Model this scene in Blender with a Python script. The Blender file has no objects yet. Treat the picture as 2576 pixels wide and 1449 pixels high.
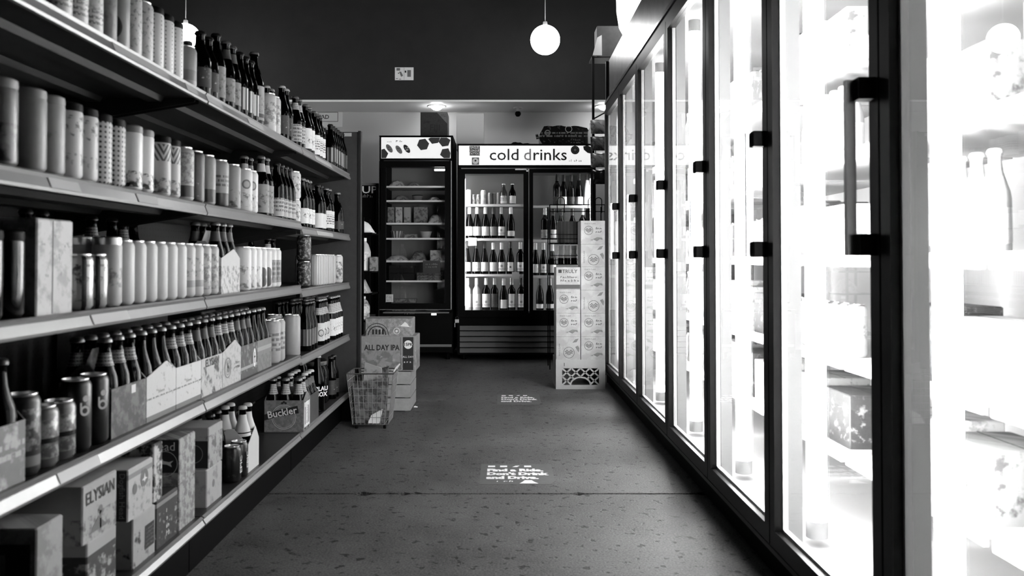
import bpy, math, random
from mathutils import Vector, Matrix

random.seed(7)
PI = math.pi
sc = bpy.context.scene
COL = sc.collection

# ------------------------------------------------------------------ camera
F, PX, HZ, CAMH = 2100.0, 1262.0, 655.0, 0.92      # focal length in px, vanishing point, eye height
TILT = math.radians(1.1)
cam_d = bpy.data.cameras.new('camera')
cam = bpy.data.objects.new('camera', cam_d)
COL.objects.link(cam)
sc.camera = cam
cam.location = (0, 0, CAMH)
cam.rotation_euler = (PI / 2 + TILT, 0, 0)
cam_d.sensor_width = 36
cam_d.lens = 36 * F / 2576
cam_d.shift_x = (1288 - PX) / 2576
cam_d.shift_y = ((HZ - F * math.tan(TILT)) - 724.5) / 2576
cam_d.clip_start = 0.02
cam_d.dof.use_dof = True
cam_d.dof.focus_distance = 5.6
cam_d.dof.aperture_fstop = 5.0

# ------------------------------------------------------------------ world and exposure
w = bpy.data.worlds.new('world'); sc.world = w
w.use_nodes = True
w.node_tree.nodes['Background'].inputs[0].default_value = (0.5, 0.5, 0.5, 1)
w.node_tree.nodes['Background'].inputs[1].default_value = 0.0
sc.view_settings.view_transform = 'Standard'
sc.view_settings.look = 'None'
sc.view_settings.exposure = 0.12
sc.view_settings.gamma = 1.0
sc.view_settings.use_curve_mapping = False
sc.cycles.max_bounces = 7
sc.cycles.use_adaptive_sampling = True
sc.cycles.adaptive_threshold = 0.025
sc.cycles.diffuse_bounces = 2
sc.cycles.transparent_max_bounces = 24
sc.cycles.sample_clamp_indirect = 8.0
sc.cycles.caustics_reflective = False
sc.cycles.caustics_refractive = False

TUBE_L, GLOBE_L, DOWN_L, SIGN_L, FRIDGE_L = 85.0, 26.0, 75.0, 0.75, 70.0

# ------------------------------------------------------------------ materials
MATS = {}
class G:
    """tiny node helper: scalar maths on a material tree"""
    def __init__(s, nt): s.nt = nt
    def m(s, op, a, b=None, c=None):
        n = s.nt.nodes.new('ShaderNodeMath'); n.operation = op
        for i, v in enumerate((a, b, c)):
            if v is None: continue
            if isinstance(v, (int, float)): n.inputs[i].default_value = v
            else: s.nt.links.new(v, n.inputs[i])
        return n.outputs[0]
    def vec(s, x, y, z):
        n = s.nt.nodes.new('ShaderNodeCombineXYZ')
        for i, v in enumerate((x, y, z)):
            if isinstance(v, (int, float)): n.inputs[i].default_value = v
            else: s.nt.links.new(v, n.inputs[i])
        return n.outputs[0]
    def noise(s, vec, scale, detail=2.0, rough=0.5):
        n = s.nt.nodes.new('ShaderNodeTexNoise'); n.inputs['Scale'].default_value = scale
        n.inputs['Detail'].default_value = detail; n.inputs['Roughness'].default_value = rough
        s.nt.links.new(vec, n.inputs['Vector']); return n.outputs['Fac']
    def between(s, v, a, b):
        return s.m('MULTIPLY', s.m('GREATER_THAN', v, a), s.m('LESS_THAN', v, b))

def new_mat(name):
    mt = bpy.data.materials.new(name); mt.use_nodes = True
    nt = mt.node_tree
    return mt, nt, nt.nodes['Principled BSDF']

def film(v): return min(0.85, 1.25 * v**1.35)      # grey of a thing as pushed black-and-white film records it

def plain(name, v, rough=0.5, metal=0.0, var=0.0, vs=20.0, spec=0.5, bump=0.0):
    if name in MATS: return MATS[name]
    mt, nt, b = new_mat(name)
    v, var = film(v), var*0.8
    b.inputs['Base Color'].default_value = (v, v, v, 1)
    b.inputs['Roughness'].default_value = rough
    b.inputs['Metallic'].default_value = metal
    b.inputs['Specular IOR Level'].default_value = spec
    if var or bump:
        g = G(nt); tc = nt.nodes.new('ShaderNodeTexCoord')
        n = g.noise(tc.outputs['Object'], vs, 4.0, 0.6)
        if var:
            var = min(var, v*0.6)
            val = g.m('ADD', v - var, g.m('MULTIPLY', n, 2 * var))
            nt.links.new(g.vec(val, val, val), b.inputs['Base Color'])
        if bump:
            bp = nt.nodes.new('ShaderNodeBump'); bp.inputs['Strength'].default_value = bump
            bp.inputs['Distance'].default_value = 0.004
            nt.links.new(n, bp.inputs['Height']); nt.links.new(bp.outputs[0], b.inputs['Normal'])
    MATS[name] = mt
    return mt

def emit(name, v, strength):
    if name in MATS: return MATS[name]
    mt, nt, b = new_mat(name)
    b.inputs['Base Color'].default_value = (v, v, v, 1)
    b.inputs['Emission Color'].default_value = (v, v, v, 1)
    b.inputs['Emission Strength'].default_value = strength
    MATS[name] = mt
    return mt

def glass(name, tint=0.95, rough=0.0):
    if name in MATS: return MATS[name]
    mt, nt, b = new_mat(name)
    nt.nodes.remove(b)
    out = nt.nodes['Material Output']
    tr = nt.nodes.new('ShaderNodeBsdfTransparent'); tr.inputs[0].default_value = (tint, tint, tint, 1)
    gl = nt.nodes.new('ShaderNodeBsdfGlossy'); gl.inputs['Roughness'].default_value = rough
    gl.inputs[0].default_value = (1, 1, 1, 1)
    lw = nt.nodes.new('ShaderNodeLayerWeight'); lw.inputs['Blend'].default_value = 0.5
    g = G(nt); f = g.m('ADD', 0.035, g.m('MULTIPLY', 0.90, g.m('POWER', lw.outputs['Facing'], 5.0)))
    mx = nt.nodes.new('ShaderNodeMixShader')
    nt.links.new(f, mx.inputs[0]); nt.links.new(tr.outputs[0], mx.inputs[1])
    nt.links.new(gl.outputs[0], mx.inputs[2]); nt.links.new(mx.outputs[0], out.inputs[0])
    MATS[name] = mt
    return mt

def label_mat(name, base, ink, pats=(), rough=0.4, metal=0.0, flat=False, var=0.03, R=0.033):
    """printed surface. flat: u = x + y (boxes); else u = angle * R (cans and bottles).
    pats: tuples (kind, ink or None, params...)"""
    if name in MATS: return MATS[name]
    mt, nt, b = new_mat(name)
    g = G(nt)
    tc = nt.nodes.new('ShaderNodeTexCoord')
    sp = nt.nodes.new('ShaderNodeSeparateXYZ'); nt.links.new(tc.outputs['Object'], sp.inputs[0])
    x, y, z = sp.outputs
    u = g.m('ADD', x, y) if flat else g.m('MULTIPLY', g.m('ARCTAN2', y, x), R)
    uv = g.vec(u, z, 0.0)
    n0 = g.noise(uv, 55.0, 3.0)
    base = film(base); var = min(var, base*0.5)
    val = g.m('ADD', base - var, g.m('MULTIPLY', n0, 2 * var))
    for p in pats:
        k, iv = p[0], film(ink if p[1] is None else p[1])
        if k == 'band': mask = g.between(z, p[2], p[3])
        elif k == 'dots':
            q, r = p[2], p[3]
            fu = g.m('SUBTRACT', g.m('FRACT', g.m('DIVIDE', u, q)), 0.5)
            fz = g.m('SUBTRACT', g.m('FRACT', g.m('DIVIDE', z, q)), 0.5)
            d = g.m('ADD', g.m('MULTIPLY', fu, fu), g.m('MULTIPLY', fz, fz))
            mask = g.m('LESS_THAN', d, r * r)
        elif k == 'chev':
            q, kk, st, z0, z1 = p[2:7]
            fu = g.m('ABSOLUTE', g.m('SUBTRACT', g.m('FRACT', g.m('DIVIDE', u, q)), 0.5))
            t = g.m('FRACT', g.m('DIVIDE', g.m('SUBTRACT', z, g.m('MULTIPLY', fu, kk)), st))
            mask = g.m('MULTIPLY', g.m('LESS_THAN', t, 0.5), g.between(z, z0, z1))
        elif k == 'blot':
            s_, thr, z0, z1 = p[2:6]
            off = p[6] if len(p) > 6 else 0.0
            soft = g.m('MINIMUM', g.m('MAXIMUM', g.m('MULTIPLY', g.m('SUBTRACT', g.noise(g.vec(u, z, off), s_, 6.0, 0.62), thr-0.04), 11.0), 0.0), 1.0)
            mask = g.m('MULTIPLY', soft, g.between(z, z0, z1))
        elif k == 'text':
            z0, z1, step, cu = p[2:6]
            row = g.m('LESS_THAN', g.m('FRACT', g.m('DIVIDE', g.m('SUBTRACT', z, z0), step)), 0.55)
            ch = g.m('GREATER_THAN', g.noise(g.vec(g.m('MULTIPLY', u, 1.0), g.m('MULTIPLY', g.m('FLOOR', g.m('DIVIDE', z, step)), 7.3), 0.0), cu, 1.0), 0.48)
            mask = g.m('MULTIPLY', g.m('MULTIPLY', row, ch), g.between(z, z0, z1))
        elif k == 'vert':
            q, f_ = p[2], p[3]
            mask = g.m('LESS_THAN', g.m('FRACT', g.m('DIVIDE', u, q)), f_)
        elif k == 'disc':
            q, zc, r = p[2:5]
            fu = g.m('MULTIPLY', g.m('SUBTRACT', g.m('FRACT', g.m('DIVIDE', u, q)), 0.5), q)
            dz = g.m('SUBTRACT', z, zc)
            mask = g.m('LESS_THAN', g.m('ADD', g.m('MULTIPLY', fu, fu), g.m('MULTIPLY', dz, dz)), r * r)
        val = g.m('ADD', g.m('MULTIPLY', val, g.m('SUBTRACT', 1.0, mask)), g.m('MULTIPLY', mask, iv))
    nt.links.new(g.vec(val, val, val), b.inputs['Base Color'])
    b.inputs['Roughness'].default_value = rough
    b.inputs['Metallic'].default_value = metal
    MATS[name] = mt
    return mt

M_black = plain('black plastic', 0.006, 0.5, spec=0.06)
M_blackmetal = plain('black painted metal', 0.006, 0.6, spec=0.04)
M_darkmetal = plain('dark grey metal', 0.03, 0.45, spec=0.3)
M_rail = plain('grey shelf edge metal', 0.24, 0.28, 0.0, 0.03, 30, spec=0.8)
M_shelf = plain('grey shelf metal', 0.05, 0.35, 0.0, 0.01, 25, spec=0.5)
M_panel = plain('dark end panel', 0.055, 0.6, 0.0, 0.015, 30)
M_steel = plain('bare metal', 0.55, 0.25, 1.0)
M_alu = plain('can metal', 0.7, 0.3, 1.0)
M_white = plain('white paint', 0.8, 0.5)
M_white_in = plain('white cooler lining', 0.6, 0.5)
M_paper = plain('white paper', 0.72, 0.7, 0.0, 0.03, 40)
M_ink = plain('black ink', 0.02, 0.6)
M_midink = plain('grey ink', 0.2, 0.6)
M_paleink = plain('pale ink', 0.62, 0.6)
M_lightgrey = plain('light grey plastic', 0.5, 0.45)
M_midgrey = plain('mid grey plastic', 0.22, 0.5)
M_brown = plain('brown bottle glass', 0.004, 0.05, 0.0, spec=0.13)
M_green = plain('green bottle glass', 0.008, 0.05, 0.0, spec=0.16)
M_clear = plain('clear bottle filled with pale drink', 0.45, 0.08)
M_cap = plain('bottle cap', 0.28, 0.35, 0.6)
M_capdark = plain('dark bottle cap', 0.03, 0.35)
M_glass = glass('door glass', 0.93)
M_cardboard = plain('kraft cardboard', 0.25, 0.8, 0.0, 0.04, 60)
M_wood = plain('crate wood', 0.3, 0.7, 0.0, 0.1, 24)
M_tag = plain('price tag card', 0.42, 0.5)

# ------------------------------------------------------------------ mesh building
class MB:
    def __init__(s): s.v = []; s.f = []
    def box(s, x0, x1, y0, y1, z0, z1):
        if x0 > x1: x0, x1 = x1, x0
        if y0 > y1: y0, y1 = y1, y0
        if z0 > z1: z0, z1 = z1, z0
        i = len(s.v)
        s.v += [(x0,y0,z0),(x1,y0,z0),(x1,y1,z0),(x0,y1,z0),(x0,y0,z1),(x1,y0,z1),(x1,y1,z1),(x0,y1,z1)]
        s.f += [(i,i+3,i+2,i+1),(i+4,i+5,i+6,i+7),(i,i+1,i+5,i+4),(i+1,i+2,i+6,i+5),(i+2,i+3,i+7,i+6),(i+3,i,i+4,i+7)]
        return s
    def hexa(s, p):     # eight corners: bottom four, top four
        i = len(s.v); s.v += [tuple(q) for q in p]
        s.f += [(i,i+3,i+2,i+1),(i+4,i+5,i+6,i+7),(i,i+1,i+5,i+4),(i+1,i+2,i+6,i+5),(i+2,i+3,i+7,i+6),(i+3,i,i+4,i+7)]
        return s
    def lathe(s, prof, n=20, c=(0,0,0)):
        i0 = len(s.v); ring = []
        for r, z in prof:
            if r < 1e-6:
                ring.append([len(s.v)]); s.v.append((c[0], c[1], c[2]+z))
            else:
                ring.append(list(range(len(s.v), len(s.v)+n)))
                for k in range(n):
                    a = 2*PI*k/n; s.v.append((c[0]+r*math.cos(a), c[1]+r*math.sin(a), c[2]+z))
        for a, b in zip(ring, ring[1:]):
            for k in range(n):
                k2 = (k+1) % n
                if len(a) == 1 and len(b) == 1: continue
                if len(a) == 1: s.f.append((a[0], b[k2], b[k]))
                elif len(b) == 1: s.f.append((a[k], a[k2], b[0]))
                else: s.f.append((a[k], a[k2], b[k2], b[k]))
        return s
    def tube(s, pts, r, n=6, closed=False):
        pts = [Vector(p) for p in pts]; N = len(pts); i0 = len(s.v)
        for j, p in enumerate(pts):
            if closed: d = pts[(j+1) % N] - pts[j-1]
            else: d = pts[min(j+1, N-1)] - pts[max(j-1, 0)]
            d.normalize()
            up = Vector((0,0,1)) if abs(d.z) < 0.9 else Vector((1,0,0))
            a = d.cross(up).normalized(); b = a.cross(d)
            for k in range(n):
                t = 2*PI*k/n; q = p + a*(r*math.cos(t)) + b*(r*math.sin(t)); s.v.append(tuple(q))
        for j in range(N if closed else N-1):
            j2 = (j+1) % N
            for k in range(n):
                k2 = (k+1) % n
                s.f.append((i0+j*n+k, i0+j*n+k2, i0+j2*n+k2, i0+j2*n+k))
        if not closed:
            s.f.append(tuple(i0+k for k in range(n))[::-1]); s.f.append(tuple(i0+(N-1)*n+k for k in range(n)))
        return s
    def prism(s, poly, o, r, u, nrm, t):   # polygon in (r,u) plane at o, thickened t along nrm
        o, r, u, nrm = Vector(o), Vector(r), Vector(u), Vector(nrm)
        i = len(s.v); k = len(poly)
        for e in (0, t):
            for a, b in poly: s.v.append(tuple(o + r*a + u*b + nrm*e))
        s.f.append(tuple(range(i+k-1, i-1, -1))); s.f.append(tuple(range(i+k, i+2*k)))
        for j in range(k):
            j2 = (j+1) % k; s.f.append((i+j, i+j2, i+k+j2, i+k+j))
        return s
    def mesh(s, name, smooth=False):
        me = bpy.data.meshes.new(name); me.from_pydata(s.v, [], s.f)
        if smooth:
            me.polygons.foreach_set('use_smooth', [True]*len(me.polygons))
            try: me.set_sharp_from_angle(angle=math.radians(42))
            except Exception: pass
        me.update(); return me
    def build(s, name, mat, parent=None, smooth=False):
        return link(name, s.mesh(name, smooth), mat, parent)

def link(name, me, mat, parent=None, loc=None):
    if mat is not None and not me.materials: me.materials.append(mat)
    o = bpy.data.objects.new(name, me); COL.objects.link(o)
    if parent is not None: o.parent = parent
    if loc is not None: o.location = loc
    return o

def thing(name, label, cat, loc=(0,0,0), group=None, rz=0.0):
    o = bpy.data.objects.new(name, None); o.empty_display_size = 0.05; COL.objects.link(o)
    o.location = loc; o.rotation_euler = (0, 0, rz)
    return tag(o, label, cat, group)
def tag(o, label, cat, group=None):
    o['label'] = label; o['category'] = cat
    if group: o['group'] = group
    return o
def struct(o): o['kind'] = 'structure'; return o

CACHE = {}
def cached(key, mat, fn, smooth=True):
    k = (key, mat.name)
    if k not in CACHE:
        mb = MB(); fn(mb); me = mb.mesh(key, smooth); me.materials.append(mat); CACHE[k] = me
    return CACHE[k]

# faces for print: (right, up, normal)
FX = (Vector((0,1,0)), Vector((0,0,1)), Vector((1,0,0)))       # faces the aisle from the left shelves
FY = (Vector((1,0,0)), Vector((0,0,1)), Vector((0,-1,0)))      # faces the camera end
FU = (Vector((1,0,0)), Vector((0,1,0)), Vector((0,0,1)))       # lies on the floor
_dg = None
def text(parent, body, face, o, size, mat, wide=1.0, bold=0.0, name='lettering', rot=0.0, shear=0.0, align='CENTER', off=0.0012, tall=1.0, fit=None):
    cu = bpy.data.curves.new('t', 'FONT'); cu.body = body; cu.size = size; cu.align_x = align; cu.align_y = 'CENTER'
    cu.offset = bold; cu.shear = shear; cu.resolution_u = 2; cu.space_line = 0.95
    ob = bpy.data.objects.new('t', cu); COL.objects.link(ob)
    bpy.context.view_layer.update()
    dg = bpy.context.evaluated_depsgraph_get()
    me = bpy.data.meshes.new_from_object(ob.evaluated_get(dg))
    COL.objects.unlink(ob); bpy.data.objects.remove(ob); bpy.data.curves.remove(cu)
    if fit:
        xs_ = [v.co.x for v in me.vertices]; k_ = fit/(max(xs_)-min(xs_)); c_ = (max(xs_)+min(xs_))/2
        for v in me.vertices: v.co.x = (v.co.x-c_)*k_
    r, u, n = face; o = Vector(o)
    ca, sa = math.cos(rot), math.sin(rot)
    for v in me.vertices:
        a, b = v.co.x*wide, v.co.y*tall
        a, b = a*ca - b*sa, a*sa + b*ca
        v.co = o + r*a + u*b + n*off
    me.materials.clear(); me.materials.append(mat); me.name = name
    return link(name, me, None, parent)
def decal(parent, face, o, polys, mat, name='printed_emblem', off=0.0008):
    r, u, n = face; o = Vector(o); mb = MB()
    for p in polys:
        i = len(mb.v)
        for a, b in p: mb.v.append(tuple(o + r*a + u*b + n*off))
        mb.f.append(tuple(range(i, i+len(p))))
    return mb.build(name, mat, parent)
def circ(cx, cy, r, n=24, ry=None):
    ry = ry or r
    return [(cx+r*math.cos(2*PI*k/n), cy+ry*math.sin(2*PI*k/n)) for k in range(n)]
def ringp(cx, cy, r0, r1, n=24, a0=0.0, a1=2*PI):
    out = []
    for k in range(n):
        a, b = a0+(a1-a0)*k/n, a0+(a1-a0)*(k+1)/n
        out.append([(cx+r0*math.cos(a), cy+r0*math.sin(a)), (cx+r1*math.cos(a), cy+r1*math.sin(a)),
                    (cx+r1*math.cos(b), cy+r1*math.sin(b)), (cx+r0*math.cos(b), cy+r0*math.sin(b))])
    return out
def rect(a0, a1, b0, b1): return [(a0,b0),(a1,b0),(a1,b1),(a0,b1)]
def stroke(pts, t):
    out = []
    for (a, b), (c, d) in zip(pts, pts[1:]):
        dx, dy = c-a, d-b; L = math.hypot(dx, dy) or 1; nx, ny = -dy/L*t/2, dx/L*t/2
        out.append([(a+nx,b+ny),(a-nx,b-ny),(c-nx,d-ny),(c+nx,d+ny)])
    return out

def scribble(parent, face, o, wd, ht, rows, mat, name='small_print', off=0.0011, slant=0.15):
    rs = random.Random(int((o[0]+o[2])*1e4) + rows); polys = []
    rh = ht/rows
    for r in range(rows):
        b = ht/2 - rh*(r+0.8); a = -wd/2
        while a < wd/2 - rh*0.3:
            gw = rh*rs.uniform(0.3, 0.55); th = rh*0.14; hh = rh*rs.choice((0.45, 0.45, 0.7))
            polys.append([(a, b), (a+th, b), (a+th+slant*hh, b+hh), (a+slant*hh, b+hh)])
            if rs.random() < 0.8: polys.append([(a, b+hh*0.5), (a+gw, b+hh*0.5), (a+gw, b+hh*0.5+th), (a, b+hh*0.5+th)])
            if rs.random() < 0.6: polys.append([(a+gw-th, b), (a+gw, b), (a+gw+slant*hh*0.6, b+hh*0.6), (a+gw-th+slant*hh*0.6, b+hh*0.6)])
            a += gw + rh*rs.choice((0.15, 0.2, 0.5))
    return decal(parent, face, o, polys, mat, name, off)

def sx(px, Y): return (px - PX) * Y / F             # world X seen at image column px at depth Y
def sz(py, Y): return CAMH - (py - HZ) * Y / F      # world Z seen at image row py at depth Y

# ------------------------------------------------------------------ room shell
XL, XR, YN, YB, ZC = -4.3, 2.1, -1.6, 8.62, 3.9
SOF_Y, SOF_Z, JOINT = 8.05, 2.455, 3.31

def concrete():
    mt, nt, b = new_mat('worn concrete floor')
    g = G(nt); tc = nt.nodes.new('ShaderNodeTexCoord'); v = tc.outputs['Object']
    big = g.noise(v, 2.2, 4, 0.6); mid = g.noise(v, 9, 4, 0.65); fine = g.noise(v, 150, 3, 0.75)
    pits = g.noise(v, 26, 3, 0.55)
    base = g.m('ADD', g.m('ADD', g.m('MULTIPLY', big, 0.14), g.m('MULTIPLY', mid, 0.16)), g.m('MULTIPLY', fine, 0.5))
    base = g.m('MAXIMUM', g.m('MULTIPLY', g.m('SUBTRACT', base, 0.265), 0.54), 0.004)
    pit = g.m('MINIMUM', g.m('MAXIMUM', g.m('MULTIPLY', g.m('SUBTRACT', pits, 0.60), 16.0), 0.0), 1.0)
    val = g.m('MULTIPLY', base, g.m('SUBTRACT', 1.0, g.m('MULTIPLY', pit, 0.75)))
    nt.links.new(g.vec(val, val, val), b.inputs['Base Color'])
    b.inputs['Specular IOR Level'].default_value = 0.08
    nt.links.new(g.m('ADD', 0.40, g.m('MULTIPLY', mid, 0.22)), b.inputs['Roughness'])
    bp = nt.nodes.new('ShaderNodeBump'); bp.inputs['Strength'].default_value = 0.35; bp.inputs['Distance'].default_value = 0.004
    h = g.m('SUBTRACT', g.m('MULTIPLY', fine, 0.5), g.m('MULTIPLY', pit, 0.8))
    nt.links.new(h, bp.inputs['Height']); nt.links.new(bp.outputs[0], b.inputs['Normal'])
    return mt
M_floor = concrete()
fl = struct(MB().box(XL, XR, YN, YB, -0.12, -0.03).build('floor', plain('dark joint filler', 0.01, 0.9)))
def slab(y0, y1, jag0, jag1):
    """one concrete slab with a slightly chipped edge at the joint"""
    mb = MB(); n = 260; rs = random.Random(3)
    xs = [XL + (XR-XL)*k/n for k in range(n+1)]
    i = 0
    for k, x in enumerate(xs):
        a = y0 + (rs.uniform(0, 0.004) + (0.014 if rs.random() < 0.12 else 0) if jag0 else 0)
        b = y1 - (rs.uniform(0, 0.004) + (0.02 if rs.random() < 0.10 else 0) if jag1 else 0)
        mb.v += [(x, a, 0), (x, b, 0), (x, a, -0.03), (x, b, -0.03)]
    for k in range(n):
        p, q = 4*k, 4*k+4
        mb.f += [(p, q, q+1, p+1), (p, p+2, q+2, q), (p+1, q+1, q+3, p+3), (p+2, p+3, q+3, q+2)]
    return mb.build('slab', M_floor, fl)
slab(YN, JOINT-0.006, False, True)
slab(JOINT+0.006, YB, True, False)
M_wall = plain('dark painted wall', 0.028, 0.7, 0.0, 0.008, 6)
M_cream = plain('light painted wall', 0.5, 0.7, 0.0, 0.02, 3)
struct(MB().box(XL, XR, YN, YB, ZC, ZC+0.1).build('ceiling', plain('dark ceiling', 0.03, 0.8)))
struct(MB().box(XL-0.1, XL, YN, YB, -0.12, ZC).build('wall_left', M_wall))
struct(MB().box(XR, XR+0.1, YN, YB, -0.12, ZC).build('wall_right', M_wall))
struct(MB().box(XL-0.1, XR+0.1, YN-0.1, YN, -0.12, ZC).build('wall_front', M_wall))
struct(MB().box(XL-0.1, XR+0.1, YB, YB+0.1, -0.12, ZC).build('wall_back', M_cream))
struct(MB().box(XL, XR, SOF_Y, YB, SOF_Z+0.02, ZC).build('wall_soffit', M_wall))
struct(MB().box(XL, XR, SOF_Y+0.004, YB, SOF_Z, SOF_Z+0.02).build('ceiling_lowered', plain('white lowered ceiling', 0.72, 0.6)))

# ------------------------------------------------------------------ ceiling lights
def globe(px, py, Y, d, label):
    X, Z = sx(px, Y), sz(py, Y)
    t = thing('globe_pendant_lamp', label, 'lamp', (X, Y, Z))
    r = d/2
    MB().lathe([(0,-r)] + [(r*math.sin(a), -r*math.cos(a)) for a in [PI*k/20 for k in range(1, 20)]] + [(0, r)], 32).build('glass_globe', emit('lit opal glass', 0.9, GLOBE_L), t, True)
    MB().lathe([(0, r+0.03), (0.018, r+0.03), (0.022, r-0.004), (0, r-0.004)], 16).build('lamp_holder', M_midgrey, t, True)
    MB().tube([(0,0,r+0.025), (0,0,ZC-Z)], 0.0035, 6).build('cord', M_lightgrey, t)
    MB().lathe([(0, ZC-Z-0.03), (0.05, ZC-Z-0.03), (0.05, ZC-Z), (0, ZC-Z)], 16).build('ceiling_rose', M_midgrey, t)
globe(1372, 98, 7.1, 0.252, 'lit white globe pendant lamp hanging free in front of the dark wall')
globe(463, 94, 7.1, 0.252, 'lit white globe pendant lamp half hidden behind bottles on the top shelf')
# rounded lantern hanging behind the cooler fascia
Yl = 6.5; t = thing('lantern_pendant_lamp', 'large bright rounded lantern lamp half hidden behind the cooler fascia', 'lamp', (sx(1640, Yl), Yl, 3.02))
pr = [(0, -0.40), (0.13, -0.39), (0.21, -0.345), (0.25, -0.27), (0.268, -0.15), (0.272, 0.0), (0.268, 0.15), (0.25, 0.27), (0.21, 0.345), (0.13, 0.39), (0, 0.40)]
MB().lathe(pr, 40).build('lantern_shade', emit('lit lantern paper', 0.9, 3.5), t, True)
MB().tube([(0,0,0.39), (0,0,ZC-3.02)], 0.004).build('cord', M_black, t)

def downlight(X, Y, label):
    t = thing('recessed_downlight', label, 'lamp', (X, Y, SOF_Z))
    MB().lathe([(0.06, -0.002), (0.085, -0.006), (0.09, 0.0), (0.06, 0.0)], 28).build('trim_ring', M_white, t, True)
    MB().lathe([(0, -0.04), (0.03, -0.037), (0.05, -0.022), (0.06, -0.003)], 28).build('lens', emit('lit downlight lens', 1.0, DOWN_L), t)
downlight(sx(1098, 8.28), 8.28, 'lit recessed downlight in the low ceiling above the dark water carton')
downlight(1.02, 8.28, 'lit recessed downlight in the low ceiling near the glass-door cooler')
t = thing('security_camera', 'small dark dome security camera under the low ceiling', 'camera', (sx(1303, 8.35), 8.35, SOF_Z))
MB().lathe([(0, -0.012), (0.04, -0.012), (0.044, 0), (0, 0)], 20).build('mount_plate', M_lightgrey, t, True)
MB().tube([(0,0,-0.01), (0.0,-0.01,-0.05)], 0.012, 10).build('bracket', M_lightgrey, t)
MB().lathe([(0,-0.095), (0.018,-0.09), (0.03,-0.072), (0.03,-0.055), (0.02,-0.042), (0,-0.04)], 18).build('lens_dome', M_black, t, True)

# ------------------------------------------------------------------ walk-in cooler on the right
CB = 0.80                                    # plane of the cooler front
MUL = [6.27, 5.51, 4.79, 3.93, 3.16, 2.43, 1.71, 0.95]
CY0, CY1 = MUL[-1]-0.06, 6.33
DZ0, DZ1 = 0.10, 2.05
cool = thing('walk_in_cooler', 'long row of brightly lit glass-door coolers with black frames and a metal fascia', 'cooler', (0,0,0))
M_frame = plain('dark anodised door frame', 0.025, 0.4, 0.0, 0.006, 30, spec=0.12)
M_fascia = plain('brushed metal fascia', 0.36, 0.32, 0.85, 0.16, 9)
MB().box(CB+0.01, CB+0.04, CY0, CY1, 2.105, 2.43).build('fascia', M_fascia, cool)
MB().box(CB-0.012, CB+0.02, CY0, CY1, 2.055, 2.10).build('head_frame', M_frame, cool)
MB().box(CB-0.018, CB+0.02, CY0, CY1, 2.103, 2.12).build('fascia_trim', M_steel, cool)
MB().box(CB+0.0, CB+0.05, CY0, CY1, 0.0, 0.078).build('kick_plate', M_blackmetal, cool)
MB().box(CB-0.022, CB+0.03, CY0, CY1, 0.078, 0.092).build('sill_trim', M_darkmetal, cool)
MB().box(CB+0.05, 1.95, CY0, CY1, 0.06, 0.10).build('cooler_floor', M_white_in, cool)
MB().box(CB+0.05, 1.95, CY0, CY1, 2.12, 2.17).build('cooler_roof', M_white_in, cool)
MB().box(1.90, 1.95, CY0, CY1, 0.10, 2.12).build('cooler_back', M_white_in, cool)
MB().box(CB-0.01, 1.90, CY1-0.03, CY1, 0.0, 2.43).build('end_panel', M_midgrey, cool)
MB().box(CB+0.05, 1.90, CY0, CY0+0.03, 0.10, 2.12).build('end_panel', M_midgrey, cool)
M_post = plain('pale mullion post', 0.33, 0.45)
M_tube = emit('lit cooler tube', 1.0, TUBE_L)
for i, y in enumerate(MUL):
    if 0 < i < len(MUL)-1 or i == 0:
        MB().box(CB+0.02, CB+0.062, y-0.026, y+0.026, 0.10, 2.10).build('mullion_post', M_post, cool)
        mt_ = emit('lit cooler tube dimmed', 1.0, TUBE_L*0.45) if i < 2 else M_tube  # two farthest tubes set weaker to darken the back of the aisle
        tb = MB().lathe([(0, 0.17), (0.028, 0.17), (0.028, 2.0), (0, 2.0)], 18, (CB+0.112, y, 0)).build('light_tube', mt_, cool, True)
        MB().lathe([(0, 2.0), (0.028, 2.0), (0.028, 2.055), (0, 2.055)], 18, (CB+0.112, y, 0)).build('lamp_socket', M_lightgrey, tb, True)
        MB().lathe([(0, 0.12), (0.031, 0.12), (0.031, 0.17), (0, 0.17)], 18, (CB+0.112, y, 0)).build('lamp_socket', M_lightgrey, tb, True)
M_gasket = plain('pale door gasket', 0.75, 0.5)
for yb, ya in zip(MUL, MUL[1:]):            # far, near
    d = MB(); e = 0.004; st = 0.042
    d.box(CB-0.025, CB+0.012, ya+e, ya+e+st, DZ0, DZ1).box(CB-0.025, CB+0.012, yb-e-st, yb-e, DZ0, DZ1)
    d.box(CB-0.025, CB+0.012, ya+e+st, yb-e-st, DZ0, DZ0+0.05).box(CB-0.025, CB+0.012, ya+e+st, yb-e-st, DZ1-0.045, DZ1)
    door = d.build('door', M_frame, cool)
    g = MB(); q = 0.008
    g.box(CB-0.004, CB+0.011, ya+e+st, ya+e+st+q, DZ0+0.05, DZ1-0.045).box(CB-0.004, CB+0.011, yb-e-st-q, yb-e-st, DZ0+0.05, DZ1-0.045)
    g.box(CB-0.004, CB+0.011, ya+e+st, yb-e-st, DZ0+0.05, DZ0+0.058)
    g.build('gasket', M_gasket, door)
    MB().box(CB-0.010, CB-0.006, ya+e+st, yb-e-st, DZ0+0.05, DZ1-0.045).build('glass_pane', M_glass, door)
    h = MB().box(CB-0.075, CB-0.055, ya+0.04, ya+0.056, 0.93, 1.30).build('handle', M_steel, door)
    for z in (0.93, 1.255):
        MB().box(CB-0.06, CB-0.024, ya+0.012, ya+0.05, z, z+0.045).build('handle_bracket', M_black, door)
SHZ = [0.36, 0.63, 0.93, 1.23, 1.52]
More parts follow.
